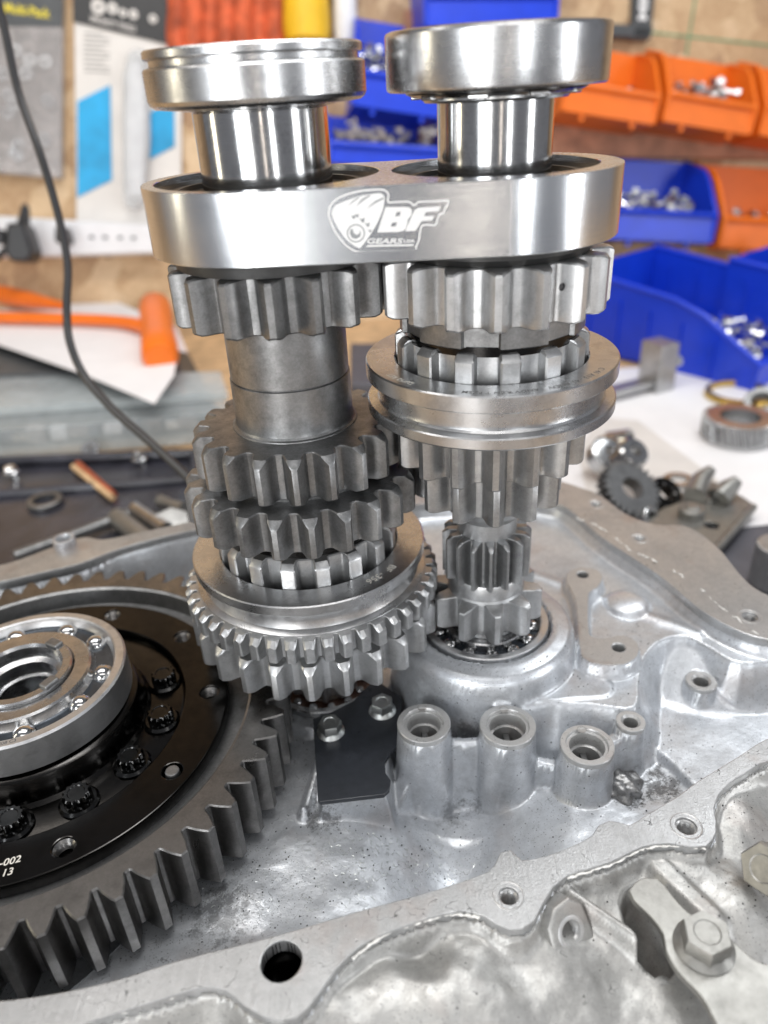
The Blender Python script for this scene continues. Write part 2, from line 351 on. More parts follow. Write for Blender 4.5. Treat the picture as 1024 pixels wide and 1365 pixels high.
def gear_mb(ax, z1, z0, rt, rr, n, phase, bore, ch=.03, tipk=0.0, tipr=None, prof=PROF, hub=None, helix=0, botk=0.0, gable=0.0):
    """spur gear; tipk slopes the tooth ends outside radius tipr; hub = list of (r, dz) steps on the top face"""
    o = gear_outline(rt, rr, n, phase, prof); tipr = tipr if tipr is not None else rt
    P0 = [(r*sin(a), -r*cos(a)) for r, a in o]; Pi = offset_poly(P0, ch)
    rad = [r for r, a in o]
    us = [abs(u)*(h > .3) for _ in range(n) for u, h in prof]
    def ring(P, z, k, sgn, tw=0):
        vs = []
        for (x, y), r, u in zip(P, rad, us):
            zz = z-sgn*max(0, hypot(x, y)-tipr)*k-(gable*u if (sgn == 1 and k) else 0)
            c, s_ = cos(tw), sin(tw); vs.append((ax[0]+x*c-y*s_, ax[1]+x*s_+y*c, zz))
        return vs
    mb = MB(); m = len(P0); rings = []
    bores = lambda r, z, tw=0: [(ax[0]+r*sin(a+tw), ax[1]-r*cos(a+tw), z) for _, a in o]
    rings.append(bores(bore, z1))
    if hub:
        for r, dz in hub: rings.append(bores(r, z1+dz))
    rings.append(bores(rr*.93, z1))
    if tipk:
        def clampr(P): return [(x*min(1, tipr/hypot(x, y)), y*min(1, tipr/hypot(x, y))) for x, y in P]
        rings.append(ring(clampr(Pi), z1, 0, 1))
    rings.append(ring(Pi, z1, tipk, 1)); rings.append(ring(P0, z1-ch, tipk, 1))
    hs = 4 if helix else 1
    for k in range(1, hs): rings.append(ring(P0, z1+(z0-z1)*k/hs, 0, 1, helix*k/hs))
    rings.append(ring(P0, z0+ch, botk, -1, helix)); rings.append(ring(Pi, z0, botk, -1, helix))
    rings.append(bores(bore, z0, helix))
    vs = [p for r in rings for p in r]; fs = []
    R_ = len(rings)
    for i in range(R_):
        j = (i+1) % R_
        for k in range(m):
            k2 = (k+1) % m; fs.append((i*m+k, i*m+k2, j*m+k2, j*m+k))
    return mb.add(vs, fs)

# ================================================================== GEAR CASE
RA = np.array([4.432, 28.454]); LA = np.array([-3.374, 28.838]); DA = np.array([-15.36, 24.51])
F = -22.7
def pz(pts, z=F): return [tuple(atz(x, y, z)[:2]) for x, y in pts]
left_arc = [(DA[0]+12.6*cos(radians(a)), DA[1]+12.6*sin(radians(a))) for a in (250, 225, 200, 180, 160, 140, 122)]
inner = (pz([(0, 775), (60, 762), (106, 751), (161, 731), (225, 714), (300, 699), (420, 684), (560, 672), (690, 664), (748, 673), (805, 718), (880, 768), (942, 818), (1013, 850)])
         + [(19.5, 26.2), (20.6, 24.5), (19.5, 22.6)]
         + pz([(1024, 984), (985, 1008), (928, 1043), (902, 1062), (862, 1086), (839, 1100), (826, 1096), (812, 1094), (798, 1100), (789, 1114), (762, 1128), (730, 1140), (696, 1147), (688, 1140), (681, 1133), (667, 1136), (660, 1152), (650, 1162), (625, 1172), (562, 1192), (480, 1214), (420, 1232), (350, 1252), (240, 1280), (150, 1308), (70, 1325), (0, 1334)])
         + left_arc)
outer = (pz([(0, 753), (71, 729), (110, 716), (138, 719), (193, 708), (245, 697), (300, 686), (420, 668), (560, 655), (700, 640), (740, 640), (775, 650), (800, 660), (833, 684), (862, 696), (885, 700), (910, 700), (935, 712), (960, 733), (1024, 793)])
         + [(24.5, 27), (25, 24), (22.5, 19.5)]
         + pz([(1024, 1015), (995, 1030), (972, 1045), (958, 1060), (952, 1078), (955, 1095), (955, 1110), (942, 1128), (920, 1129), (892, 1124), (857, 1129), (812, 1150), (757, 1167), (737, 1183), (724, 1205), (712, 1228), (695, 1239), (680, 1239), (662, 1232), (647, 1222), (630, 1216), (612, 1215), (590, 1219), (562, 1227), (512, 1245), (480, 1262), (450, 1290), (430, 1318), (410, 1345), (395, 1357), (375, 1361), (350, 1355), (325, 1340), (312, 1328), (300, 1320), (285, 1316), (265, 1317), (200, 1337), (150, 1352), (90, 1372), (0, 1400)])
         + [(DA[0]+15.4*cos(radians(a)), DA[1]+15.4*sin(radians(a))) for a in (250, 225, 200, 180, 160, 140, 122)])
def resample(P, step=.35):
    out = []; n = len(P)
    for i in range(n):
        p0, p1, p2, p3 = (np.array(P[(i+k) % n]) for k in (-1, 0, 1, 2)); d = np.linalg.norm(p2-p1); m = max(1, int(d/step))
        for k in range(m):
            t = k/m
            t0, t1 = (p2-p0)*.5, (p3-p1)*.5
            l = np.linalg.norm
            if l(p1-p0) > 1e-6: t0 = t0*min(1, 2*d/(l(p1-p0)+d))
            if l(p3-p2) > 1e-6: t1 = t1*min(1, 2*d/(l(p3-p2)+d))
            h = (2*t**3-3*t**2+1)*p1+(t**3-2*t**2+t)*t0+(-2*t**3+3*t**2)*p2+(t**3-t**2)*t1
            out.append(tuple(h))
    return out
inner = resample(inner); outer = resample(outer)
rail_holes = [((375, 1281), .62), ((678, 1194), .30), ((915, 1101), .34), ((853, 718), .27), ((1000, 822), .34), ((795, 672), .30)]
holes_xy = [(tuple(atz(*p, F)[:2]), r) for p, r in rail_holes]

# heightfield of the casting
X0, X1, Y0, Y1, DX = -29.0, 27.5, 6.0, 45.0, .085
gx = np.arange(X0, X1, DX); gy = np.arange(Y0, Y1, DX)
GX, GY = np.meshgrid(gx, gy)
def sdpoly(P, X=None, Y=None):
    """signed distance, positive inside"""
    X = GX if X is None else X; Y = GY if Y is None else Y
    d = np.full(X.shape, 1e9); ins = np.zeros(X.shape, bool); n = len(P)
    for i in range(n):
        ax_, ay_ = P[i]; bx_, by_ = P[(i+1) % n]; ex, ey = bx_-ax_, by_-ay_; L2 = ex*ex+ey*ey+1e-12
        t = np.clip(((X-ax_)*ex+(Y-ay_)*ey)/L2, 0, 1); dx = X-ax_-t*ex; dy = Y-ay_-t*ey; d = np.minimum(d, dx*dx+dy*dy)
        c = ((ay_ > Y) != (by_ > Y)) & (X < (bx_-ax_)*(Y-ay_)/(by_-ay_+1e-15)+ax_); ins ^= c
    d = np.sqrt(d); return np.where(ins, d, -d)
def smax(a, b, k):
    h = np.clip(.5+.5*(a-b)/k, 0, 1); return b*(1-h)+a*h+k*h*(1-h)
def smin(a, b, k): return -smax(-a, -b, k)
def sstep(x): x = np.clip(x, 0, 1); return x*x*(3-2*x)
def vnoise(X, Y, s, seed):
    rs = np.random.RandomState(seed); T = rs.rand(256, 256); x = X*s+50; y = Y*s+50
    xi = np.floor(x).astype(int); yi = np.floor(y).astype(int); fx = x-xi; fy = y-yi; fx = fx*fx*(3-2*fx); fy = fy*fy*(3-2*fy)
    a = T[xi % 256, yi % 256]; b = T[(xi+1) % 256, yi % 256]; c = T[xi % 256, (yi+1) % 256]; d = T[(xi+1) % 256, (yi+1) % 256]
    return (a*(1-fx)+b*fx)*(1-fy)+(c*(1-fx)+d*fx)*fy-.5
def dist(c): return np.hypot(GX-c[0], GY-c[1])
def capsule(a, b):
    a = np.array(a[:2]); b = np.array(b[:2]); e = b-a; t = np.clip(((GX-a[0])*e[0]+(GY-a[1])*e[1])/(e@e), 0, 1)
    return np.hypot(GX-a[0]-t*e[0], GY-a[1]-t*e[1]), t
NZ = vnoise(GX, GY, .5, 1)*.16+vnoise(GX, GY, 1.3, 2)*.06+vnoise(GX, GY, 4, 3)*.015
Z = -26.1-1.9*np.exp(-((GX-2.2)/2.7)**2)+NZ
# gentle rise towards the front left of the floor
Z = Z+sstep((17.0-GY)/5)*.8
# lower shelf on the right
zb = -25.7
shelf_b = pz([(846, 975), (868, 992), (900, 1018), (935, 1050), (985, 1040)], zb)+[(22, 18), (23, 30), (14, 33)]+pz([(860, 860), (852, 930)], zb)
sb = sdpoly(resample(shelf_b, .4)); Z = smax(Z, np.where(sb > -3, zb+np.minimum(0, sb*2.4), -40)+NZ*.5, .35)
# upper panel behind it
za = -23.65
shelf_a = pz([(722, 930), (790, 938), (846, 942), (852, 905), (862, 872), (885, 852), (915, 848), (945, 862), (975, 880), (1005, 884)], za)+[(20, 27), (20, 40), (5, 46), (2, 40), (3, 30)]
sa = sdpoly(resample(shelf_a, .4)); Z = smax(Z, np.where(sa > -3, za+np.minimum(0, sa*2.2), -40)+NZ*.5, .5)
# sunken arc pocket in the upper panel's front and a low dome
dd = dist(atz(905, 880, za)); Z = Z-.35*sstep(1-dd/1.5)*(sa > 0)
dm = dist(atz(836, 806, za)); Z = smax(Z, za+.42*np.sqrt(np.clip(1-(dm/1.15)**2, 0, 1))-20.*(dm > 1.15), .12)
cp, t = capsule(atz(700, 762, za), atz(930, 845, za)); Z = smax(Z, za+.10-np.maximum(0, cp-.1)*.7, .25)
# seat of the lower bearing
rr_ = dist(RA); seat = -22.2-np.maximum(0, rr_-3.35)*.25-np.maximum(0, rr_-3.85)*.9-np.maximum(0, rr_-4.1)*6
Z = smax(Z, np.maximum(seat, -30)+NZ*.3, .55)
ledge = pz([(668, 940), (672, 910), (705, 890), (770, 880), (812, 905), (812, 925), (760, 930)], -23.6); sl = sdpoly(resample(ledge, .3)); Z = smax(Z, np.where(sl > -2, -23.7+np.minimum(0, sl*2.5), -40), .3)
# left shaft seat and the wall behind
rl = dist(LA); Z = smax(Z, np.maximum(-25.6-np.maximum(0, rl-3.3)*3.5, -40)+NZ*.3, .4)
# machined web pad with two screw holes
pad = pz([(755, 771), (760, 760), (776, 755), (796, 759), (803, 770), (796, 782), (785, 790), (786, 846), (806, 850), (832, 846), (850, 856), (850, 872), (832, 884), (800, 884), (776, 874), (768, 800)], -22.9)
sp = sdpoly(resample(pad, .3)); Z = smax(Z, np.where(sp > -1.5, -22.98+np.minimum(0, (sp+.05)*7), -40), .22)
# bosses: photo point of the top centre, z of the top, radius, bore radius, draft
bosses = [((565, 963), -23.5, 1.12, .70, 13), ((677, 966), -23.5, 1.16, .74, 13), ((783, 992), -23.75, 1.08, .70, 13), ((841, 961), -23.6, .60, .30, 13), ((935, 907), -24.55, .68, .34, 12)]
bc = []
for (p, zt, r, rb, k) in bosses:
    c = atz(*p, zt); bc.append((c, zt, r, rb)); d = dist(c)
    Z = smax(Z, np.maximum(zt-.06-np.maximum(0, d-r+.03)*k, -40), .30)
Z = Z.copy()
# ribs between and beside the bosses
def rib(a, b, z0_, z1_, w, k=6, sm=.25):
    global Z
    d, t = capsule(a, b); Z = smax(Z, z0_+(z1_-z0_)*t-np.maximum(0, d-w)*k, sm)
rib(bc[0][0], bc[1][0], -24.5, -24.4, .16); rib(bc[1][0], bc[2][0], -25.1, -25.2, .2); rib(bc[2][0], bc[3][0], -24.2, -24.1, .25)
rib(bc[0][0], atz(515, 1085, -27.2), -24.4, -27.2, .35, 5, .5)
rib(bc[1][0], (RA[0], RA[1]-4.2), -24.6, -24.0, .5, 4, .5)
rib(bc[3][0], (bc[3][0][0]+.6, bc[3][0][1]+3), -25.2, -24.4, .25, 4, .5)
rib(atz(405, 1088, -26), atz(428, 1010, -25.6), -25.9, -25.4, .12, 3, .4); 
dk = dist(atz(405, 1083, -26)); Z = smax(Z, -25.7-np.maximum(0, dk-.08)*3, .25)
rib(atz(500, 1110, -28.7), atz(640, 1125, -28.7), -28.4, -28.2, .5, 1.5, .8)
rib(atz(830, 1040, -27.5), atz(900, 1065, -27.8), -27.7, -28.3, .4, 2, .5)
# pad under the black plate
plate_px = [(418, 962), (424, 1068), (518, 1058), (527, 925)]
pp = [tuple(atz(x, y, -25.0)[:2]) for x, y in plate_px]; spl = sdpoly(pp); Z = smax(Z, np.where(spl > -2, -25.2+np.minimum(0, (spl-.15)*5), -40), .25)
# inner walls
si = sdpoly(inner); so = sdpoly(outer)
wall = F-.45-np.maximum(0, si)*3.2; Z = np.where(si > 0, smax(Z, wall, .7), Z)
# room for the differential and its ring gear
rd = dist(DA); Z = np.where(si > 0, smin(Z, np.maximum(-29.2, -29.2+(rd-9.8)*2.2+6*sstep((GX+13)/5)), .8), Z); 
# outside of the case
Zext = F-.9+NZ*2.2-np.clip(-so, 0, 40)*.28
for (p, hz, rad_) in [((200, 1395), -.9, 3.2), ((600, 1330), .75, 3.4), ((560, 1270), -.5, 1.2), ((690, 1285), -.35, 1.4), ((470, 1350), .35, 2.0), ((985, 1215), .6, 2.4), ((790, 1330), .1, 2.5), ((900, 1160), .35, 1.6), ((1000, 1100), .5, 2.2)]:
    c = atz(*p, F-1); Zext = Zext+hz*sstep(1-dist(c)/rad_)
lipd, t = capsule(atz(752, 1180, F-.4), atz(880, 1275, F-1.0)); Zext = smax(Zext, F-.42-.3*t-np.maximum(0, lipd-.10)*3.5, .25)
pk, t = capsule(atz(860, 1196, F-.5), atz(880, 1246, F-.5)); Zext = Zext-5.4*sstep((.68-pk)/.2)
ridge, t = capsule(atz(880, 1150, F-.5), atz(950, 1215, F-.5)); Zext = smax(Zext, F-.55-np.maximum(0, ridge-.25)*1.6, .35)
zo = np.maximum(F-.2+(so*3.0), -40); Zext = np.where(so > -4, smax(Zext, zo, .35), Zext)
Zext = np.where((GY > 24) & (so < 0), np.maximum(F-.6+so*4, -29.8), Zext)
Zext = np.where((GX < -12) & (GY < 15) & (so < 0), np.maximum(F-.6+so*1.5, -29), Zext)
Z = np.where(si > 0, Z, np.where(so > 0, F-.40, Zext))
for (c, zt, r, rb) in bc: Z = np.where(dist(c) < rb+.14, Z-2.2, Z)
for (c, r) in holes_xy: Z = np.where(dist(c) < r+.10, F-3.0, Z)
pad_holes = [tuple(atz(777, 765, -22.9)[:2]), tuple(atz(825, 862, -22.9)[:2])]
for c in pad_holes: Z = np.where(dist(c) < .36, Z-1.5, Z)
Z = np.where(rr_ < 3.05, -25.5, Z); Z = np.where(rl < 2.6, -26.6, Z)
ny, nx = GX.shape
case = thing('gearbox_case', 'silver cast aluminium gearbox housing lying open with threaded bosses and webs', 'gearbox case', (0, 24, -31))
me = bpy.data.meshes.new('casting'); co = np.empty((ny*nx, 3)); off = np.array([0, .24, -.31])
co[:, 0] = GX.ravel()*S; co[:, 1] = GY.ravel()*S; co[:, 2] = Z.ravel()*S; co -= off
ii = (np.arange(ny-1)[:, None]*nx+np.arange(nx-1)[None]).ravel()
keep = (so[:-1, :-1].ravel() > -3.2) | (GY[:-1, :-1].ravel() < 22); ii = ii[keep]
quads = np.stack([ii, ii+1, ii+nx+1, ii+nx], 1).astype(np.int32)
me.vertices.add(ny*nx); me.vertices.foreach_set('co', co.ravel()); me.loops.add(quads.size); me.loops.foreach_set('vertex_index', quads.ravel())
me.polygons.add(len(quads)); me.polygons.foreach_set('loop_start', np.arange(0, quads.size, 4, dtype=np.int32))
me.update(calc_edges=True); me.polygons.foreach_set('use_smooth', np.ones(len(quads), bool))
cen = me.materials.append(M['cast']); me.materials.append(M['cast_rough'])
soc = so[:-1, :-1].ravel()[keep]; me.polygons.foreach_set('material_index', (soc < 0).astype(np.int32))
bm = bmesh.new(); bm.from_mesh(me); bmesh.ops.delete(bm, geom=[v for v in bm.verts if not v.link_faces], context='VERTS'); bm.to_mesh(me); bm.free()
cst = bpy.data.objects.new('casting', me); COL.objects.link(cst); cst.parent = case
# machined rim
rim = curve_mb([outer, inner]+[circle(c, r) for c, r in holes_xy], ext=.26, bev=.03, frm=lambda p: (p[0], p[1], p[2]+F-.29))
obj('flange_rim', rim, 'machined', case, angle=40)
def threaded(c, z, r, depth=1.6, pitch=.13, parent=case, name='threaded_hole', mat='bosstop'):
    prof = [(r+.07, z), (r+.02, z-.05)]; k = 0; zz = z-.05
    while zz > z-depth:
        prof += [(r-.4*pitch, zz-pitch*.5), (r+.005, zz-pitch)]; zz -= pitch
    prof += [(.001, zz)]
    return obj(name, MB().lathe(prof, c, 40, closed=False), mat, parent, angle=25)
for i, (c, r) in enumerate(holes_xy):
    if i == 0:
        obj('bolt_bore', MB().lathe([(r+.02, F-.02), (r, F-.1), (r, F-2.4), (.45, F-2.6), (.45, F-3)], c, 40, closed=False), 'black_ox', case)
        obj('bolt_pin', MB().lathe([(0, F-1.5), (.14, F-1.5), (.2, F-1.6), (.2, F-3)], (c[0]-.12, c[1]+.1), 16, closed=False), 'bolts', case)
    else:
        threaded(c, F-.03, r)
        obj('screw_chamfer', MB().lathe([(r+.20, F+.004), (r+.18, F+.012), (r+.02, F-.05)], c, 40, closed=False), 'bosstop', case)
# hollow dowel standing on the rear left rim
dwl = tuple(atz(85, 719, F+.35)[:2])
obj('dowel_tube', MB().lathe([(.62, F-.1), (.62, F+.40), (.58, F+.45), (.47, F+.45), (.44, F+.40), (.44, F-1.3), (.001, F-1.3)], dwl, 40, closed=False), 'cast', case)
for (c, zt, r, rb) in bc:
    c2 = (c[0], c[1])
    big = r > .9
    pr = [(r, zt-.25), (r, zt-.03), (r-.03, zt), (rb+.16, zt), (rb+.13, zt-.05)] if big else [(r, zt-.2), (r, zt-.03), (r-.03, zt), (rb+.1, zt)]
    pr += [(rb+.12, zt-.12), (rb+.02, zt-.12), (rb, zt-.16), (rb, zt-.75), (rb-.10, zt-.78), (rb-.10, zt-2.2), (.001, zt-2.2)] if big else [(rb, zt-.1), (rb-.01, zt-1.6), (.001, zt-1.6)]
    b = obj('boss', MB().lathe(pr, c2, 56, closed=False), 'bosstop', case, angle=30)
    if big:
        obj('notch', MB().lathe([(.19, zt+.012), (.17, zt+.014), (.17, zt-.02), (.001, zt-.02)], (c[0]-.02, c[1]+r-.28), 24, closed=False), 'greyprint', b)
        obj('inner_rib', MB().box((c[0]+.05, c[1]+.25, zt-1.75), (.13, rb*.5, .6)), 'gear_dark', b, bevel=.03)
for c in pad_holes:
    obj('screw_hole', MB().lathe([(.36, -22.955), (.33, -22.95), (.29, -23.0), (.27, -24.2), (.001, -24.2)], c, 32, closed=False), 'bosstop', case)
# machined top of the web pad
padr = resample(pad, .3)
obj('web_pad', curve_mb([padr]+[circle(c, .34) for c in pad_holes], ext=.03, bev=.01, frm=lambda p: (p[0], p[1], p[2]-22.985)), 'bosstop', case, label='brownish machined strip of the web between two screw holes')
# rough glob of flashing by the third boss
gb = atz(830, 1050, -25.9); bm_ = bmesh.new(); bmesh.ops.create_icosphere(bm_, subdivisions=4, radius=1.05)
for v in bm_.verts:
    q = v.co; k = 1+.10*sin(q.x*7+q.y*5)+.08*sin(q.z*9+q.x*4)+.05*sin(q.y*17); v.co = Vector((q.x*k*.85, q.y*k*.8, q.z*k*.7))
mb = MB().add([(v.co.x+gb[0], v.co.y+gb[1]+.2, v.co.z+gb[2]-.35) for v in bm_.verts], [tuple(v.index for v in f.verts) for f in bm_.faces]); bm_.free()
obj('casting_lump', mb, 'lump', case, angle=60)
# old sealant beads along the rear right rim
mb = MB(); bead = smooth_path([(*atz(x, y, F)[:2], F+.02) for x, y in [(765, 690), (800, 705), (840, 735), (880, 752), (930, 785), (975, 822), (1040, 868)]], 14)
bead = [Vector((p.x+random.uniform(-.09, .09)+.12, p.y+random.uniform(-.08, .08)+.05, F-.022)) for p in bead]
mb.tube(bead, [random.choice([.008, .02, .035, .06]) for _ in bead], 8); obj('sealant_bead', mb, 'sealant', case)
mb = MB(); bead = [Vector((*atz(x, y, F)[:2], F)) for x, y in [(0, 1408), (95, 1368), (150, 1349), (200, 1334), (262, 1315)]]
bead = smooth_path(bead, 12); mb.tube([p+Vector((random.uniform(-.03, .03), random.uniform(-.04, .04), -.12)) for p in bead], [random.uniform(.02, .07) for _ in bead], 8); obj('sealant_bead', mb, 'sealant', case)
mb = MB(); bead = smooth_path([Vector((*atz(x, y, F)[:2], F-.1)) for x, y in [(470, 1275), (512, 1244), (562, 1226), (600, 1217), (640, 1220)]], 12)
mb.tube([p+Vector((random.uniform(-.02, .02), random.uniform(-.03, .03), 0)) for p in bead], [random.uniform(.02, .06) for _ in bead], 8); obj('sealant_bead', mb, 'sealant', case)
mb = MB(); bead = smooth_path([Vector((*atz(x, y, F)[:2], F-.1)) for x, y in [(757, 1168), (812, 1151), (857, 1130), (892, 1125), (942, 1129)]], 12)
mb.tube([p+Vector((random.uniform(-.02, .02), random.uniform(-.03, .03), 0)) for p in bead], [random.uniform(.015, .05) for _ in bead], 8); obj('sealant_bead', mb, 'sealant', case)
# metal shavings and grit scattered over the casting floor
def zat(x, y):
    return float(Z[int((y-Y0)/DX), int((x-X0)/DX)])
rnd = random.Random(31); mbs = MB(); mbg = MB()
for (px_, py_, sx, sy, n) in ((455, 1165, 55, 38, 260), (300, 1200, 45, 22, 60), (640, 1130, 60, 25, 50), (395, 1010, 14, 50, 40), (540, 1150, 60, 30, 90)):
    for i in range(n):
        P = atz(rnd.gauss(px_, sx), rnd.gauss(py_, sy), -27.0); x, y = P[0], P[1]
        for _ in range(3):
            zz_ = zat(x, y); q_ = atz(0, 0, -1)
        a = rnd.uniform(0, 2*pi); L_ = rnd.uniform(.05, .2); cu_ = rnd.uniform(-1.5, 1.5); pts = []
        for k in range(4):
            t_ = k/3; xx = x+L_*t_*cos(a+cu_*t_); yy = y+L_*t_*sin(a+cu_*t_); pts.append(Vector((xx, yy, zat(xx, yy)+.012)))
        if max(p.z for p in pts) > -24 or max(p.z for p in pts)-min(p.z for p in pts) > .25: continue
        mbs.tube(pts, .009, 4)
for i in range(900):
    x, y = rnd.uniform(-6, 13), rnd.uniform(14, 30); zz_ = zat(x, y)
    if zz_ > -23.0 or zz_ < -28.8 or abs(zat(x+.1, y)-zz_) > .12: continue
    q_ = rnd.uniform(.012, .035); mbg.hexa([(x-q_, y-q_, zz_-.01), (x+q_, y-q_*.6, zz_-.01), (x+q_*.7, y+q_, zz_-.01), (x-q_, y+q_*.8, zz_-.01), (x-q_*.5, y-q_*.5, zz_+q_), (x+q_*.5, y-q_*.4, zz_+q_), (x+q_*.4, y+q_*.5, zz_+q_), (x-q_*.5, y+q_*.4, zz_+q_)])
tag(obj('metal_shavings', mbs, 'zinc', None), 'fine bright metal shavings scattered on the housing floor', 'shavings', None, 'stuff')
tag(obj('grit', mbg, 'black_bolt', None), 'black grit specks scattered over the cast housing', 'grit', None, 'stuff')
# black retaining plate with two flange bolts
pzt = -24.95
pl = pz([(417, 958), (424, 1066), (427, 1069), (512, 1059), (519, 1052), (521, 1040), (514, 1030), (513, 1015), (521, 1002), (530, 995), (536, 930), (500, 905), (470, 935), (440, 950)], pzt)
rp = obj('retaining_plate', curve_mb([pl], ext=.08, bev=.025, frm=lambda p: (p[0], p[1], p[2]+pzt-.10)), 'black_plate', case, angle=40)
def flange_bolt(c, z, rh, rf, hh, hf, parent, mat='zinc', name='flange_bolt', ph=.2, tilt=None):
    mb = MB(); fr = tilt or (lambda p: p)
    C = (0, 0); base = [(rf, 0), (rf, hf*.3), (rf*.93, hf*.6), (rh*1.04, hf*1.3), (.001, hf*1.3)]
    off_ = lambda p: fr((p[0], p[1], p[2])) if tilt else (p[0]+c[0], p[1]+c[1], p[2]+z)
    mb.lathe(base, C, 40, closed=False, frm=off_)
    hx = [(rh*1.155*cos(ph+k*pi/3), rh*1.155*sin(ph+k*pi/3)) for k in range(6)]
    n = 36; rings = []
    def hexr(a):
        a = (a-ph) % (pi/3); return rh/cos(a-pi/6)
    for zf, k in ((hf, 1), (hh*.82, 1), (hh, None), (hh, 'in'), (hh-.03, 'cup'), (hh-.03, 0)):
        R2 = []
        for i in range(n):
            a = 2*pi*i/n+ph; h_ = hexr(a)
            r = h_ if k == 1 else (h_*.92 if k is None else rh*.62 if k == 'in' else rh*.56 if k == 'cup' else .001)
            zz = zf if k != 1 or zf == hf else zf+(rh*1.155-h_)*.3
            R2.append((r*cos(a), r*sin(a), zz))
        rings.append(R2)
    vs = [off_(p) for r in rings for p in r]; fs = [(i*n+k, i*n+(k+1) % n, (i+1)*n+(k+1) % n, (i+1)*n+k) for i in range(len(rings)-1) for k in range(n)]
    mb.add(vs, fs); return obj(name, mb, mat, parent, angle=28)
for p, ph in (((441, 975), .15), ((510, 947), .5)):
    c = atz(*p, pzt); flange_bolt(c, pzt-.02, .46, .62, .60, .15, rp, ph=ph)
# threaded lug on the outside
lug_o = atz(757, 1240, F-.9); ln = np.array([.42, -.72, .55]); ln /= np.linalg.norm(ln); lu = np.cross([0, 0, 1], ln); lu /= np.linalg.norm(lu); lv = np.cross(ln, lu)
fl = frame(lug_o, lu*1.4, lv*1.4, ln*1.4)
obj('lug', curve_mb([[(-.42, -1.5), (.42, -1.5), (.55, -.3), (.52, .42), (.25, .68), (-.2, .66), (-.52, .35), (-.58, -.5)], circle((0, 0), .25)], ext=.60, bev=.07, bres=2, frm=lambda p: fl((p[0], p[1], p[2]-.55))), 'cast_rough', case)
prf = [(.36, .122), (.33, .135), (.26, .13), (.24, .06)]+[(.24-.03*(k % 2), .06-.055*k) for k in range(12)]+[(.001, -.6)]
obj('threaded_hole', MB().lathe(prf, (0, 0), 32, closed=False, frm=fl), 'bosstop', case)
# lever bracket and its bolt
zb_ = F-.25
lv_px = [(838, 1187), (846, 1177), (860, 1170), (876, 1171), (886, 1180), (905, 1204), (925, 1222), (950, 1232), (985, 1262), (1010, 1282), (1060, 1300), (1060, 1420), (985, 1420), (955, 1365), (935, 1328), (905, 1296), (888, 1268), (884, 1245), (868, 1222), (845, 1200)]
brk = obj('lever_bracket', curve_mb([resample(pz(lv_px, zb_), .2)], ext=.10, bev=.035, frm=lambda p: (p[0], p[1], p[2]+zb_-.12)), 'bracket', case, angle=40)
c = atz(938, 1262, zb_); flange_bolt(c, zb_+.02, .64, .88, .72, .16, brk, mat='bracket', ph=.35)
ho = atz(1022, 1158, F); hn = np.array([-.75, -.35, .55]); hn /= np.linalg.norm(hn); hu = np.cross([0, 0, 1], hn); hu /= np.linalg.norm(hu); hv = np.cross(hn, hu)
flange_bolt(None, 0, .72, .80, .55, .2, case, mat='bracket', name='hex_plug', ph=.2, tilt=frame(ho-hn*.3, hu, hv, hn))

# bearing pressed into the case under the right shaft
lb = thing('lower_bearing', 'steel bearing ring set flush in the housing under the nine tooth gear', 'bearing', (*RA, -23.6))
obj('outer_ring', MB().lathe([(2.92, -23.6), (2.92, -22.16), (2.88, -22.12), (2.62, -22.12), (2.55, -22.18), (2.5, -22.5), (2.5, -23.6)], RA, 96), 'satin', lb)
obj('inner_ring', MB().lathe([(1.5, -23.6), (1.5, -22.2), (1.55, -22.15), (1.85, -22.15), (1.9, -22.2), (1.9, -23.6)], RA, 96), 'race', lb)
obj('cage', MB().lathe([(1.9, -23.2), (1.9, -22.6), (2.5, -22.6), (2.5, -23.2)], RA, 64), 'blue_cage', lb)
def ballmesh(r, mat, sub=3):
    bm2 = bmesh.new(); bmesh.ops.create_icosphere(bm2, subdivisions=sub, radius=r*S); me2 = bpy.data.meshes.new('ball'); bm2.to_mesh(me2); bm2.free()
    me2.polygons.foreach_set('use_smooth', [True]*len(me2.polygons)); me2.materials.append(M[mat]); return me2
bmm = ballmesh(.33, 'mirror')
for k in range(13):
    a = 2*pi*k/13; o = bpy.data.objects.new('roller', bmm); COL.objects.link(o); o.parent = lb; o.location = Vector((2.2*sin(a)*S, -2.2*cos(a)*S, 1.0*S))
# bearing under the left shaft
lb = thing('shaft_end_bearing', 'brown caged roller bearing in the housing beneath the left gear stack', 'bearing', (*LA, -26.5))
obj('outer_ring', MB().lathe([(2.55, -26.5), (2.75, -25.25), (2.70, -25.2), (2.45, -25.2), (2.4, -25.3), (2.35, -26.5)], LA, 80), 'race', lb)
obj('cage', MB().lathe([(1.4, -26.2), (1.4, -25.75), (2.38, -25.75), (2.38, -26.2)], LA, 64), 'brown_cage', lb)
for k in range(14):
    a = 2*pi*k/14+.2; x, y = LA[0]+1.95*sin(a), LA[1]-1.95*cos(a)
    obj('roller', MB().lathe([(.001, -26.1), (.2, -26.1), (.2, -25.6), (.16, -25.55), (.001, -25.55)], (x, y), 14, closed=False), 'race', lb)

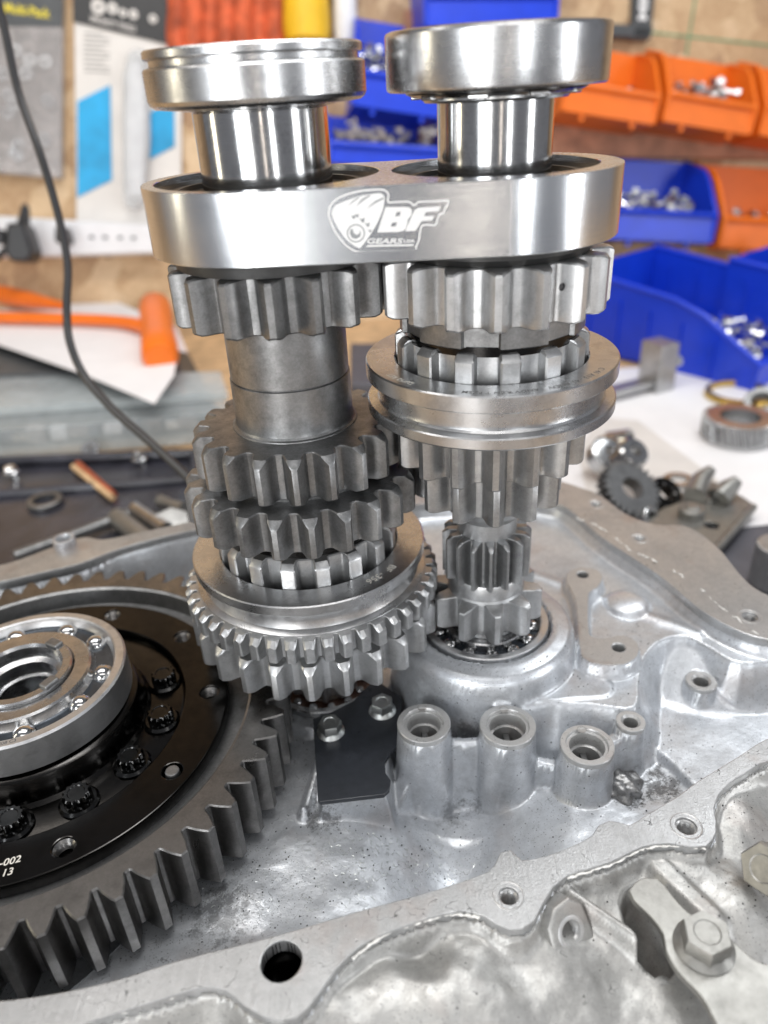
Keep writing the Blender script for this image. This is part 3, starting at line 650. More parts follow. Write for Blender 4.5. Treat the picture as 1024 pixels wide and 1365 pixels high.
# ================================================================== DIFFERENTIAL
df = thing('differential', 'black flanged differential with big dark ring gear and ball bearing, left foreground', 'differential', (*DA, -28))
ZR = -22.7
RP = [(-.5, 0), (-.44, .0), (-.40, .05), (-.33, .35), (-.25, .62), (-.18, .84), (-.115, 1.0), (0, 1.0), (.115, 1.0), (.18, .84), (.25, .62), (.33, .35), (.40, .05), (.44, 0)]
obj('ring_gear', gear_mb(DA, ZR, ZR-2.9, 10.75, 9.95, 56, 15.0, 9.22, ch=.05, prof=RP), 'ring_dark', df, angle=28)
obj('gear_web', MB().lathe([(9.23, ZR-.02), (9.10, ZR-.10), (8.95, ZR-.9), (8.0, ZR-1.0), (8.0, ZR-2), (9.23, ZR-2)], DA, 128), 'gear_dark', df)
ZF = -23.1
fl_pts = [circle((0, 0), 8.12, 160)]
holes = [(27.3, 'h'), (63.2, 'p'), (98.4, 'h'), (134.4, 'h'), (170.5, 'h'), (-153, 'h'), (-117, 'h'), (-81, 'h'), (-45, 'h'), (-9, 'h')]
hp = [(7.3*sin(radians(a)), -7.3*cos(radians(a)), k) for a, k in holes]
fm = curve_mb([circle((0, 0), 8.12, 160), circle((0, 0), 6.25, 120)]+[circle((x, y), .40) for x, y, k in hp], ext=.30, bev=.05, frm=lambda p: (p[0]+DA[0], p[1]+DA[1], p[2]+ZF-.35))
fg = obj('flange', fm, 'black_ox', df, angle=35)
obj('carrier', MB().lathe([(8.1, -23.7), (8.1, -23.75), (6.3, -23.6), (6.2, -23.42), (6.05, -23.36), (4.75, -23.34), (4.6, -23.2), (4.45, -22.6), (4.35, -22.3), (4.1, -22.15), (3.0, -22.1), (3.0, -25), (8.1, -25)], DA, 128), 'black_ox', df)
for x, y, k in hp:
    c = (DA[0]+x, DA[1]+y)
    if k == 'h': threaded(c, ZF-.04, .37, 1.3, .17, df, mat='ring_dark')
    else:
        obj('dowel_pin', MB().lathe([(.001, ZF+.03), (.24, ZF+.03), (.27, ZF+.01), (.29, ZF-.06), (.3, ZF-.3)], c, 32, closed=False), 'gear_dark', df)
        obj('pin_hole', MB().lathe([(.40, ZF-.04), (.38, ZF-.1), (.38, ZF-.5), (.2, ZF-.5)], c, 32, closed=False), 'black_ox', df)
def twelve(c, z, parent):
    mb = MB(); n = 72
    mb.lathe([(.76, z), (.76, z+.08), (.66, z+.18), (.001, z+.18)], c, 48, closed=False)
    rings = []
    for zz, s_ in ((z+.14, 1.06), (z+.2, 1.0), (z+.52, 1.0), (z+.60, .90), (z+.60, .66), (z+.56, .6), (z+.56, .01)):
        rings.append([(c[0]+(.50*(1+(.075 if s_ > .8 else 0)*cos(12*2*pi*k/n)))*s_*cos(2*pi*k/n), c[1]+(.50*(1+(.075 if s_ > .8 else 0)*cos(12*2*pi*k/n)))*s_*sin(2*pi*k/n), zz) for k in range(n)])
    vs = [p for r in rings for p in r]; fs = [(i*n+k, i*n+(k+1) % n, (i+1)*n+(k+1) % n, (i+1)*n+k) for i in range(len(rings)-1) for k in range(n)]
    mb.add(vs, fs); return obj('twelve_point_bolt', mb, 'black_bolt', parent, angle=30)
for a in (113, 86.5, 61, 36, 11, -14, -39, -64):
    twelve((DA[0]+5.42*sin(radians(a)), DA[1]-5.42*cos(radians(a))), -23.33, df)
db = obj('bearing', MB().lathe([(4.2, -22.0), (4.2, -20.66), (4.12, -20.57), (3.83, -20.57), (3.76, -20.62), (3.72, -20.8), (3.62, -20.95), (3.62, -22.0)], DA, 128), 'satin', df)
obj('inner_race', MB().lathe([(2.1, -22.0), (2.1, -20.62), (2.16, -20.56), (2.72, -20.56), (2.80, -20.64), (2.82, -20.85), (2.92, -21.0), (2.92, -22.0)], DA, 128), 'race', db)
obj('cage', MB().lathe([(2.9, -21.5), (2.9, -21.0), (3.64, -21.0), (3.64, -21.5)], DA, 96), 'blue_cage', db)
dbm = ballmesh(.48, 'mirror')
for k in range(10):
    a = radians(22+36*k+(4 if k % 2 else 0)); o = bpy.data.objects.new('ball', dbm); COL.objects.link(o); o.parent = db
    o.location = Vector((3.27*sin(a)*S, -3.27*cos(a)*S, (-21.12+28)*S))
# hub sleeve with chamfered lugs inside the bearing
hub = obj('hub', MB().lathe([(2.08, -22), (2.08, -20.45), (2.02, -20.38), (1.72, -20.38), (1.62, -20.5), (1.6, -21.0), (1.35, -21.1), (1.35, -21.7), (1.2, -21.75), (1.2, -23), (2.08, -23)], DA, 96), 'race', df)
for a in (150, 60, -30, -120):
    q = radians(a); fr = frame((DA[0], DA[1], -20.45), (sin(q), -cos(q), 0), (cos(q), sin(q), 0), (0, 0, 1))
    obj('lug', MB().box((1.83, 0, .05), (.22, .34, .16), fr), 'gear_dark', hub, bevel=.07)
def arctext(body, ax, r, z, a0, size, mat, parent, inward=False, ext=.004, name='marking', shear=0, dsgn=1):
    """text lying on a flat face, running round the axis; a0 = angle of the text's middle (deg, 0 = towards the camera)"""
    tmp = text_mb(body, size, shear, ext, .01*size, align='CENTER')
    out = []
    for x, y, zz in tmp.v:
        if inward: a = radians(a0)-x/r; rr2 = r-y+size*.7        # letter tops point inwards... seen from outside upside down
        else: a = radians(a0)+x/r; rr2 = r-y
        out.append((ax[0]+rr2*sin(a), ax[1]-rr2*cos(a), z+zz))
    tmp.v = out
    if inward: tmp.v = [(ax[0]+(r+y)*sin(radians(a0)-x/r), ax[1]-(r+y)*cos(radians(a0)-x/r), z+zz) for x, y, zz in text_mb(body, size, shear, ext, -.006*size, align='CENTER').v]
    return obj(name, tmp, mat, parent)
arctext('-002', DA, 7.28, ZF+.006, 13.2, .40, 'engrave', df, shear=.15)
arctext('13', DA, 7.72, ZF+.006, 13.0, .40, 'engrave', df, shear=.15)
arctext('6208 C3', DA, 4.02, -20.565, 14, .22, 'engrave_dark', df, shear=0)

# ================================================================== LEFT GEAR STACK
ls = thing('left_gear_shaft', 'left upright gear shaft with grooved top bearing and three dark spur gears', 'gear shaft', (*LA, -25))
b = obj('bearing', MB().lathe([(3.2, 1.12), (3.46, 1.12), (3.52, 1.06), (3.52, .88), (3.47, .84), (3.36, .82), (3.36, .66), (3.52, .62), (3.58, .56), (3.58, -.30), (3.52, -.42), (3.38, -.52), (3.0, -.56), (2.6, -.50), (2.6, .9), (3.1, .95)], LA, 160), 'race', ls, angle=25)
obj('inner_ring', MB().lathe([(2.0, 1.1), (2.5, 1.1), (2.56, 1.04), (2.56, -.58), (2.5, -.62), (2.0, -.62)], LA, 128), 'race', b)
obj('shield', MB().lathe([(2.56, .85), (3.2, .85), (3.2, .7), (2.56, .7)], LA, 96), 'rubber', b)
obj('journal', MB().lathe([(1.0, 1.0), (2.2, 1.0), (2.2, -.64), (2.24, -.68), (2.24, -5.3), (1.0, -5.3)], LA, 160), 'mirror', ls)
obj('spacer_ring', MB().lathe([(2.0, -4.85), (3.55, -4.85), (3.6, -4.95), (3.6, -5.42), (2.0, -5.42)], LA, 128), 'rubber', ls)
obj('spur_gear', gear_mb(LA, -5.45, -7.40, 3.98, 3.22, 16, .8, 2.0, ch=.05, tipk=.5, tipr=3.82, botk=.5), 'gear_dark', ls, angle=28)
obj('neck', MB().lathe([(1.8, -7.35), (2.31, -7.35), (2.31, -9.72), (2.295, -9.745), (2.27, -9.755), (2.27, -9.775), (2.31, -9.785), (2.345, -9.81), (2.345, -11.45), (2.37, -11.6), (2.42, -11.68), (2.5, -11.72), (2.52, -11.80), (1.8, -11.82)], LA, 160), 'gear_dark', ls, angle=20)
obj('spur_gear', gear_mb(LA, -11.76, -13.64, 4.19, 3.42, 19, 3.2, 2.0, ch=.04, tipk=1.0, tipr=3.93, botk=.4), 'gear_dark', ls, angle=28)
obj('collar', MB().lathe([(1.8, -13.5), (3.2, -13.5), (3.2, -14.1), (1.8, -14.1)], LA, 96), 'gear_dark', ls)
obj('spur_gear', gear_mb(LA, -13.86, -15.58, 4.86, 4.12, 22, 8.1, 2.0, ch=.04, tipk=1.1, tipr=4.6, botk=.4), 'gear_dark', ls, angle=28)
HP = [(-.5, 0), (-.30, 0), (-.25, .08), (-.22, .9), (-.18, 1), (0, 1), (.18, 1), (.22, .9), (.25, .08), (.30, 0)]
obj('spacer_ring', MB().lathe([(1.8, -15.5), (3.2, -15.5), (3.2, -16.5), (1.8, -16.5)], LA, 96), 'black_ox', ls)
obj('splined_hub', gear_mb(LA, -16.42, -18.3, 3.86, 3.34, 17, -8.5, 1.8, ch=.05, tipk=.9, tipr=3.6, prof=HP), 'gear_light', ls, angle=28)
sl = obj('shift_sleeve', MB().lathe([(3.86, -17.52), (3.92, -17.46), (5.02, -17.46), (5.07, -17.51), (5.07, -17.88), (5.02, -17.93), (4.78, -17.97), (4.74, -18.1), (4.72, -18.45), (4.80, -18.72), (4.98, -18.80), (5.05, -18.84), (5.08, -18.95), (4.9, -19.0), (3.86, -19.0)], LA, 192), 'sleeve', ls, angle=22)
obj('ring_teeth', gear_mb(LA, -18.86, -19.88, 5.63, 5.14, 46, 1.8, 3.9, ch=.03, tipk=.6, tipr=5.40, botk=.3, gable=.5, prof=[(-.5, 0), (-.40, .03), (-.35, .3), (-.30, .65), (-.25, .93), (-.16, 1), (0, 1), (.16, 1), (.25, .93), (.30, .65), (.35, .3), (.40, .03)]), 'gear_light', sl, angle=26)
obj('spur_gear', gear_mb(LA, -20.22, -21.90, 5.60, 4.82, 24, .4, 1.4, ch=.04, tipk=1.1, tipr=5.36, botk=.3), 'gear_light', ls, angle=28)
obj('spacer_ring', MB().lathe([(1.4, -19.8), (4.4, -19.8), (4.4, -20.3), (1.4, -20.3)], LA, 96), 'gear_light', ls)
obj('splined_end', gear_mb(LA, -21.85, -25.6, 1.75, 1.38, 12, 4, .6, ch=.04), 'gear_light', ls, angle=28)
arctext('BF', LA, 4.28, -17.455, 52.5, .46, 'engrave', sl, inward=True)
arctext('-356', LA, 4.28, -17.455, 40.5, .46, 'engrave', sl, inward=True)

# ================================================================== RIGHT GEAR STACK
rs = thing('right_gear_shaft', 'right upright gear shaft with plain rounded top bearing, grooved sleeve and small pinions', 'gear shaft', (*RA, -22.2))
b = obj('bearing', MB().lathe([(3.0, 1.26), (3.44, 1.26), (3.54, 1.22), (3.58, 1.13), (3.58, -.30), (3.56, -.37), (3.48, -.42), (3.05, -.45), (2.9, -.38), (2.9, 1.1)], RA, 160), 'race', rs, angle=22)
obj('inner_ring', MB().lathe([(1.8, 1.2), (2.3, 1.2), (2.4, 1.1), (2.4, -.68), (2.34, -.76), (1.8, -.76)], RA, 128), 'turned', b)
obj('cage', MB().lathe([(2.38, .9), (2.95, .9), (2.95, -.50), (2.7, -.60), (2.38, -.62)], RA, 96), 'black_ox', b)
for k in range(9):
    a = 2*pi*k/9+.35; fr = frame((RA[0], RA[1], -.5), (sin(a), -cos(a), 0), (cos(a), sin(a), 0), (0, 0, 1))
    obj('cage_tab', MB().box((2.62, 0, -.05), (.16, .32, .11), fr), 'race', b, bevel=.05)
obj('journal', MB().lathe([(1.0, 1.0), (1.93, 1.0), (1.93, -5.3), (1.0, -5.3)], RA, 160), 'mirror', rs)
obj('spacer_ring', MB().lathe([(1.8, -4.85), (3.5, -4.85), (3.62, -4.95), (3.62, -5.2), (3.45, -5.42), (1.8, -5.42)], RA, 128), 'rubber', rs)
obj('spur_gear', gear_mb(RA, -5.44, -7.42, 4.24, 3.47, 17, -5.8, 1.9, ch=.05, tipk=.5, tipr=4.06, botk=.5), 'gear_light', rs, angle=28)
obj('oil_hole', MB().lathe([(.13, .0), (.11, .01), (.10, -.03), (.001, -.03)], (0, 0), 20, closed=False, frm=frame((RA[0]+3.86*sin(radians(27)), RA[1]-3.86*cos(radians(27)), -6.15), (cos(radians(27)), sin(radians(27)), 0), (0, 0, 1), (sin(radians(27)), -cos(radians(27)), 0))), 'black', rs)
obj('dog_ring', gear_mb(RA, -7.35, -8.17, 3.46, 3.30, 7, 2, 1.9, ch=.04, prof=[(-.5, 0), (-.12, 0), (-.10, 1), (0, 1), (.3, 1), (.46, 1), (.48, 0)]), 'gear_dark', rs, angle=28)
obj('snap_ring', MB().lathe([(1.8, -8.1), (3.3, -8.1), (3.3, -8.45), (1.8, -8.45)], RA, 96), 'black_ox', rs)
obj('splined_hub', gear_mb(RA, -8.33, -10.3, 3.66, 3.20, 14, 2.5, 1.8, ch=.05, tipk=.8, tipr=3.42, prof=HP), 'gear_light', rs, angle=28)
sr = obj('shift_sleeve', MB().lathe([(3.66, -9.36), (3.72, -9.30), (4.76, -9.30), (4.81, -9.35), (4.81, -9.88), (4.76, -9.93), (4.42, -9.97), (4.36, -10.05), (4.36, -10.72), (4.42, -10.80), (4.76, -10.83), (4.81, -10.88), (4.81, -11.22), (4.76, -11.28), (3.66, -11.28)], RA, 192), 'sleeve', rs, angle=22)
arctext('C 41 A13 - 41 ANDV', RA, 4.32, -9.296, 36, .32, 'engrave_dark', sr, inward=True)
arctext('DX12 85T', RA, 4.32, -9.296, -55, .32, 'engrave', sr, inward=True)
arctext('ANDV RZN T FZSM', RA, 4.32, -9.296, -4, .30, 'engrave_dark', sr, inward=True)
obj('spur_gear', gear_mb(RA, -11.25, -13.44, 3.86, 3.04, 16, -4.5, 1.4, ch=.04, botk=.5, tipr=3.7), 'gear_mid', rs, angle=28)
obj('spur_gear', gear_mb(RA, -13.50, -15.45, 3.06, 2.22, 12, -2.2, 1.0, ch=.04, tipk=.9, tipr=2.85, botk=.3), 'gear_mid', rs, angle=28)
obj('neck', MB().lathe([(.8, -15.4), (2.0, -15.4), (1.9, -15.75), (1.62, -16.1), (1.30, -16.4), (1.28, -17.25), (.8, -17.3)], RA, 96), 'gear_light', rs)
obj('spur_gear', gear_mb(RA, -17.12, -19.30, 1.94, 1.30, 16, -2.8, .8, ch=.03, tipk=.8, tipr=1.72), 'gear_mid', rs, angle=28)
obj('shoulder', MB().lathe([(.8, -19.25), (1.62, -19.25), (1.66, -19.35), (1.66, -20.0), (1.75, -20.12), (.8, -20.15)], RA, 96), 'gear_light', rs)
obj('spur_gear', gear_mb(RA, -20.08, -21.70, 2.53, 1.72, 10, 3.8, .8, ch=.035, tipk=.5, tipr=2.35, botk=.3, prof=PROF), 'gear_light', rs, angle=28)
obj('shaft_end', MB().lathe([(.5, -21.6), (1.5, -21.6), (1.5, -22.15), (.5, -22.15)], RA, 64), 'turned', rs)

# ================================================================== CLAMP PLATE
cp = thing('clamp_plate', 'bright machined aluminium plate joining both shafts, engraved with a bear claw logo', 'clamp plate', ((LA[0]+RA[0])/2, (LA[1]+RA[1])/2, -4.95))
RPL = 4.29; ZT, ZB = -2.72, -4.93
def arc(c, r, a0, a1, n): return [(c[0]+r*sin(radians(a0+(a1-a0)*k/n)), c[1]-r*cos(radians(a0+(a1-a0)*k/n))) for k in range(n+1)]
outl = arc(RA, RPL, -2.2, 150, 70)+[((LA[0]+RA[0])/2+.9, 31.9), ((LA[0]+RA[0])/2-.9, 32.0)]+arc(LA, RPL, 210, 356.6, 70)
outl = [(x, y) for x, y in outl]
# rings of the solid: outer wall and bores, built as filled curve
body = curve_mb([outl, circle(LA, 3.86, 120), circle(RA, 3.52, 120)], ext=(ZT-ZB)/2-.03, bev=.03, frm=lambda p: (p[0], p[1], p[2]+(ZT+ZB)/2), bres=1)
fa = np.array([LA[0]+RPL*sin(radians(-3.4)), LA[1]-RPL*cos(radians(-3.4))]); fb = np.array([RA[0]+RPL*sin(radians(-2.2)), RA[1]-RPL*cos(radians(-2.2))])
fdir = (fb-fa)/np.linalg.norm(fb-fa); fnrm = np.array([fdir[1], -fdir[0]])
body.mi = []
for f in body.f:
    P = [np.array(body.v[i]) for i in f]; c = sum(P)/len(P); nn = np.cross(P[1]-P[0], P[2]-P[0]); nn = nn/(np.linalg.norm(nn)+1e-12)
    if abs(nn[2]) > .5: k = 2
    elif abs(np.dot(c[:2]-fa, fnrm)) < .02 and 0 < np.dot(c[:2]-fa, fdir) < np.linalg.norm(fb-fa): k = 1
    else: k = 0
    body.mi.append(k)
obj('body', body, ['alu_round', 'alu_flat', 'alu_top'], cp, angle=12)
for c, rb, rsft in ((LA, 3.86, 2.3), (RA, 3.52, 1.99)):
    obj('seal_ring', MB().lathe([(rb-.005, -2.98), (rb-.12, -2.94), (rb-.22, -3.05), (rb-.5, -3.1), (rb-.55, -3.0), (rb-.75, -3.0), (rb-.8, -3.15), (rsft, -3.2), (rsft, -4.8), (rb-.005, -4.8)], c, 128), 'rubber', cp)
obj('edge_highlight', MB().box((.0, 0, (ZT+ZB)/2), (.018, .018, (ZT-ZB)/2-.03), frame((fa[0], fa[1], 0), (fdir[0], fdir[1], 0), (-fnrm[0], -fnrm[1], 0), (0, 0, 1))), 'etch', cp)  # pale strip standing in for the highlight along the plate's left crease
# logo, laid on the flat front face
LP0 = np.array([*fa, -3]); LN3 = np.array([*fnrm, 0.0])
if np.dot(LN3, -LP0) < 0: LN3 = -LN3
def lp(pts, s=4.2667, x0=400, y0=230):
    out = []
    for x, y in pts:
        P = onplane(x/s+x0, y/s+y0, LP0, LN3); out.append((np.dot(P[:2]-fa, fdir), P[2]))
    return out
def face(h): return lambda p: (fa[0]+fdir[0]*p[0]+LN3[0]*(h+p[2]), fa[1]+fdir[1]*p[0]+LN3[1]*(h+p[2]), p[1])
def shape(name, polys, mat, h, parent, e=.003, smooth=False):
    return obj(name, curve_mb(polys, ext=e, frm=face(h)), mat, parent)
def stroke(pts, w):
    P = [tuple(p) for p in smooth_path([(x, y, 0) for x, y in pts]+[(*pts[0], 0)], 5)][:-1]; P = [(p[0], p[1]) for p in P]
    area = sum(P[i][0]*P[(i+1) % len(P)][1]-P[(i+1) % len(P)][0]*P[i][1] for i in range(len(P)))
    if area < 0: P = P[::-1]
    return P, offset_poly(P, w)
logo = shape('logo_outline', list(stroke(lp([(160, 215), (167, 190), (200, 152), (260, 122), (340, 101), (420, 93), (468, 93), (495, 104), (508, 128), (506, 164), (560, 162), (622, 162), (648, 182), (665, 168), (690, 161), (770, 159), (848, 158), (830, 205), (815, 240), (795, 243), (775, 300), (740, 303), (700, 305), (685, 345), (682, 380), (665, 420), (650, 444), (500, 451), (350, 457), (300, 445), (250, 408), (200, 343), (170, 280), (158, 238)]), .045)), 'etch', .004, cp)
claw = [(180, 235), (186, 212), (205, 186), (262, 160), (350, 132), (440, 118), (470, 124), (481, 146), (476, 190), (462, 236), (420, 322), (352, 418), (326, 425), (272, 388), (222, 322), (192, 268)]
shape('logo_claw', [[(p[0], p[1]) for p in smooth_path([(x, y, 0) for x, y in lp(claw+[claw[0]])], 5)][:-1]], 'etch', .004, cp)
for pts in ([(330, 140), (300, 160), (272, 192), (302, 168), (340, 142)], [(392, 128), (350, 152), (318, 196), (356, 162), (404, 130)], [(474, 140), (430, 160), (378, 206), (432, 172), (476, 150)]):
    shape('claw_mark', [lp(pts)], 'etch_dark', .010, cp)
for x, y, r in ((302, 250, 13), (322, 243, 12), (352, 268, 15), (382, 294, 14), (396, 330, 10)):
    shape('toe_mark', [lp([(x-r, y-r*.7), (x, y-r*.2), (x+r, y-r*.8), (x+r*.9, y+r*.8), (x+r*.1, y+r*1.1), (x-r*.4, y+r*.2)])], 'etch_dark', .010, cp)
shape('pad_ring', [lp(circle((318, 345), 52, 40)), lp(circle((318, 345), 45, 40))], 'etch_dark', .010, cp)
shape('pad_mark', [lp([(290, 320), (283, 345), (295, 370), (318, 378), (340, 366), (347, 345), (338, 325), (340, 345), (322, 355), (305, 342), (300, 322)])], 'etch_dark', .010, cp)
shape('letter_b', [lp([(487, 196), (606, 196), (628, 202), (638, 218), (634, 240), (618, 262), (612, 272), (612, 290), (602, 318), (586, 332), (560, 338), (440, 340)]), lp([(552, 222), (574, 222), (566, 248), (540, 250)]), lp([(524, 284), (552, 283), (544, 307), (516, 308)])], 'etch', .005, cp)
shape('letter_f', [lp([(676, 200), (800, 192), (789, 219), (716, 225), (704, 249), (762, 246), (752, 272), (692, 276), (656, 332), (598, 334), (636, 246), (652, 212)])], 'etch', .005, cp)
def facetext(body, px, py, wpx, hpx, name, shear=.25):
    (x0, y0), (x1, y1) = lp([(px, py), (px+wpx, py)]); (_, y2), = lp([(px, py-hpx)])
    t = text_mb(body, 1, shear, .003, .02); xs = [v[0] for v in t.v]; ys = [v[1] for v in t.v]; w = max(xs)-min(xs); hgt = max(ys)-min(ys)
    sx = (x1-x0)/w; sy = (y2-y0)/hgt; sl_ = (y1-y0)/(x1-x0)
    fn = face(.006); t.v = [fn((x0+(x-min(xs))*sx, y0+(y-min(ys))*sy+sl_*(x-min(xs))*sx, z)) for x, y, z in t.v]
    obj(name, t, 'etch', cp)
facetext('GEARS', 383, 405, 205, 31, 'lettering'); facetext('USA', 590, 398, 60, 18, 'lettering')
shape('underline', [lp([(382, 413), (648, 407), (643, 417), (377, 423)])], 'etch', .005, cp)

# ================================================================== BENCH AND BACKGROUND
BZ = -31.0
bench = obj('workbench', MB().box((0, 75, BZ-1.5), (170, 90, 1.5)), 'wood', None); tag(bench, kind='structure')
mt = obj('bench_mat', MB().box((24, 34, BZ+.15), (52, 34, .15)), 'mat', None, bevel=.05); tag(mt, 'dark grey rubber mat under the gearbox housing', 'mat')
# wall of strand board, leaning back a little and turned so its right side is farther off
WU = CR+CU*.06+CF*.14; WU /= np.linalg.norm(WU)
v0 = np.array([0, sin(radians(13)), cos(radians(13))]); WN = np.cross(WU, v0); WN /= np.linalg.norm(WN)
if WN[1] > 0: WN = -WN
WV = np.cross(WN, WU); WV /= np.linalg.norm(WV)
if WV[2] < 0: WV = -WV
WP = atd(512, 300, 118.0)
WF = frame(WP, WU, WV, WN)
def wp(x, y, out=0):
    """photo point to wall coordinates (u, v) on the plane 'out' cm proud of the wall"""
    P = onplane(x, y, WP+WN*out, WN)-WP; return float(np.dot(P, WU)), float(np.dot(P, WV))
wl = obj('wall', MB().box((0, 10, -1), (230, 120, 1), WF), 'osb', None); tag(wl, kind='structure')
def wmat(u, v, n=0, rz=0, rx=0):
    m = Matrix(((WU[0], WV[0], WN[0]), (WU[1], WV[1], WN[1]), (WU[2], WV[2], WN[2]))).to_4x4()
    P = WP+WU*u+WV*v+WN*n; return Matrix.Translation(Vector(P)*S) @ m @ Matrix.Rotation(rz, 4, 'Z') @ Matrix.Rotation(rx, 4, 'X')
# green layout lines on the board
for i, (a, b_) in enumerate((((820, 38), (1040, 62)), ((930, -20), (915, 75)))):
    (u0, v0_), (u1, v1) = wp(*a, .1), wp(*b_, .1); d = np.array([u1-u0, v1-v0_]); d /= np.linalg.norm(d); q = np.array([-d[1], d[0]])*.14
    ln_ = obj('layout_line', MB().prism([(u0-q[0], v0_-q[1]), (u1-q[0], v1-q[1]), (u1+q[0], v1+q[1]), (u0+q[0], v0_+q[1])], .0, .06, WF), 'green', wl)

def make_bin(name, w, h, d, mat, label, cat='storage bin', group=None, ribs=False, lip=.42):
    """open-front storage bin: x = width, y = up, z = out towards the room"""
    t = .22; th = thing(name, label, cat, (0, 0, 0), group)
    mb = MB(); hw = w/2
    mb.box((0, h/2, t/2), (hw, h/2, t/2)); mb.box((0, t/2, d/2), (hw*.96, t/2, d/2-.02))
    obj('back_panel', mb, mat, th, bevel=.06, local=True)
    for s_ in (-1, 1):
        mb = MB(); prof = [(0.02, 0), (d, 0), (d+.5, h*lip), (d*.72, h*.72), (d*.58, h*.84), (0.02, h)]
        x0_, x1_ = sorted((s_*(hw-t), s_*(hw+.02)))
        n_ = len(prof); vs = [(x0_, y, z) for z, y in prof]+[(x1_, y, z) for z, y in prof]
        mb.add(vs, [tuple(range(n_)), tuple(range(2*n_-1, n_-1, -1))]+[(i, (i+1) % n_, n_+(i+1) % n_, n_+i) for i in range(n_)])
        # thick rolled edge
        path = [(s_*hw, h, .1), (s_*hw, h*.84, d*.58), (s_*hw, h*.72, d*.73), (s_*hw, h*lip, d+.5), (s_*hw, .2, d+.05)]
        mb.tube([Vector((s_*(hw-.05), y, z)) for _, y, z in path], .34, 8)
        if ribs:
            for k in range(5): mb.box((s_*(hw-t-.1), h*.42, d*(.12+.17*k)), (.16, h*.36, .16)); mb.box((s_*(hw+.14), h*(.40-.03*k), d*(.12+.17*k)), (.16, h*(.36-.03*k), .2))
        obj('side_panel', mb, mat, th, bevel=.05, local=True)
    mb = MB().box((0, h*lip*.5, d+.12), (hw-.1, h*lip*.5, .14)); mb.tube([Vector((-hw, h*lip, d+.45)), Vector((hw, h*lip, d+.45))], .42, 8)
    for s_ in (-.55, .55): mb.box((s_*w/2, -.35, d-.3), (.28, .45, .28))
    obj('front_panel', mb, mat, th, bevel=.06, local=True)
    return th
def contents(name, label, n, w, d, y, mw, cat='hardware', seedv=3, big=1.0, mats='bolts'):
    """a heap of small screws, nuts and washers lying in a bin"""
    rnd = random.Random(seedv); mb = MB()
    for i in range(n):
        a = rnd.uniform(0, pi); c = (rnd.uniform(-w/2, w/2), y+rnd.uniform(0, 1.6)*big, rnd.uniform(.8, d)); L_ = rnd.uniform(.5, 1.4)*big; e = Vector((cos(a), rnd.uniform(-.5, .5), sin(a)))*L_*.5
        mb.tube([Vector(c)-e, Vector(c)+e], .16*big, 6); mb.tube([Vector(c)+e, Vector(c)+e*1.35], .34*big, 6)
    o = obj(name, mb, mats, None, local=True); tag(o, label, cat, None, 'stuff'); o.matrix_world = mw; return o
def bin_at(px, depth, mat, label, group, ribs=False, hgt=None, rz=0, lip=.31, name='storage_bin'):
    """px = x left, x right, y bottom (front lip foot), y top of the back, in the photo"""
    xl, xr, yb, yt = px; xm = (xl+xr)/2
    uc, vb = wp(xm, yb, depth); ul, _ = wp(xl, yb, depth); ur, _ = wp(xr, yb, depth); _, vt = wp(xm, yt, 1.0)
    th = make_bin(name, abs(ur-ul), hgt or (vt-vb), depth, mat, label, group=group, ribs=ribs, lip=lip); m = wmat(uc, vb, .1, rz); th.matrix_world = m; return th, m, abs(ur-ul), (hgt or (vt-vb))
G1 = 'plastic storage bins hung on the board wall'
slope = radians(-7)
_, m1, w1, h1 = bin_at((748, 872, 158, 62), 9, 'orange', 'orange bin directly right of the right shaft top bearing', G1, rz=slope)
_, m2, w2, h2 = bin_at((882, 1000, 172, 76), 9, 'orange', 'orange upper bin holding green and white odds and ends', G1, rz=slope)
_, m3, w3, h3 = bin_at((1010, 1128, 190, 92), 9, 'orange', 'orange upper bin cut off by the right edge', G1, rz=slope)
contents('loose_hardware', 'heap of green and white odds in the upper orange bin', 40, w2*.6, 7, h2*.34, m2, seedv=5, big=1.7)
_, m4, w4, h4 = bin_at((806, 948, 322, 212), 10, 'blue', 'blue bin hanging between the clamp plate and an orange bin', G1, rz=radians(-3))
_, m5, w5, h5 = bin_at((958, 1110, 334, 222), 10, 'orange', 'orange lower bin beside the hanging blue bin', G1, rz=radians(-3))
_, m6, w6, h6 = bin_at((470, 590, 150, 30), 9, 'blue', 'blue bin full of silver screws between the two top bearings', G1, rz=slope)
contents('loose_screws', 'heap of silver screws in the blue bin between the bearings', 90, w6*.85, 9, h6*.42, m6, seedv=8, big=1.3)
_, m7, w7, h7 = bin_at((440, 592, 222, 158), 9, 'blue', 'dark blue bin of brown parts low between the shafts', G1, rz=radians(-3))
contents('loose_parts', 'brown and grey small parts in the low blue bin between shafts', 50, w7*.85, 9, h7*.42, m7, seedv=9, big=1.3, mats='greyish')
contents('loose_hardware', 'few silver screws in the hanging blue bin on the right', 60, w4*.8, 9, h4*.34, m4, seedv=21, big=1.5)
contents('loose_hardware', 'few bolts in the lower orange bin at the right edge', 50, w5*.7, 8, h5*.28, m5, seedv=22, big=1.4)
contents('loose_hardware', 'small screws in the orange bin nearest the right bearing', 30, w1*.6, 7, h1*.26, m1, seedv=23, big=1.3)
_, m8, w8, h8 = bin_at((568, 742, 36, -60), 9, 'blue', 'blue bin above the right bearing at the top edge', G1, rz=radians(2))
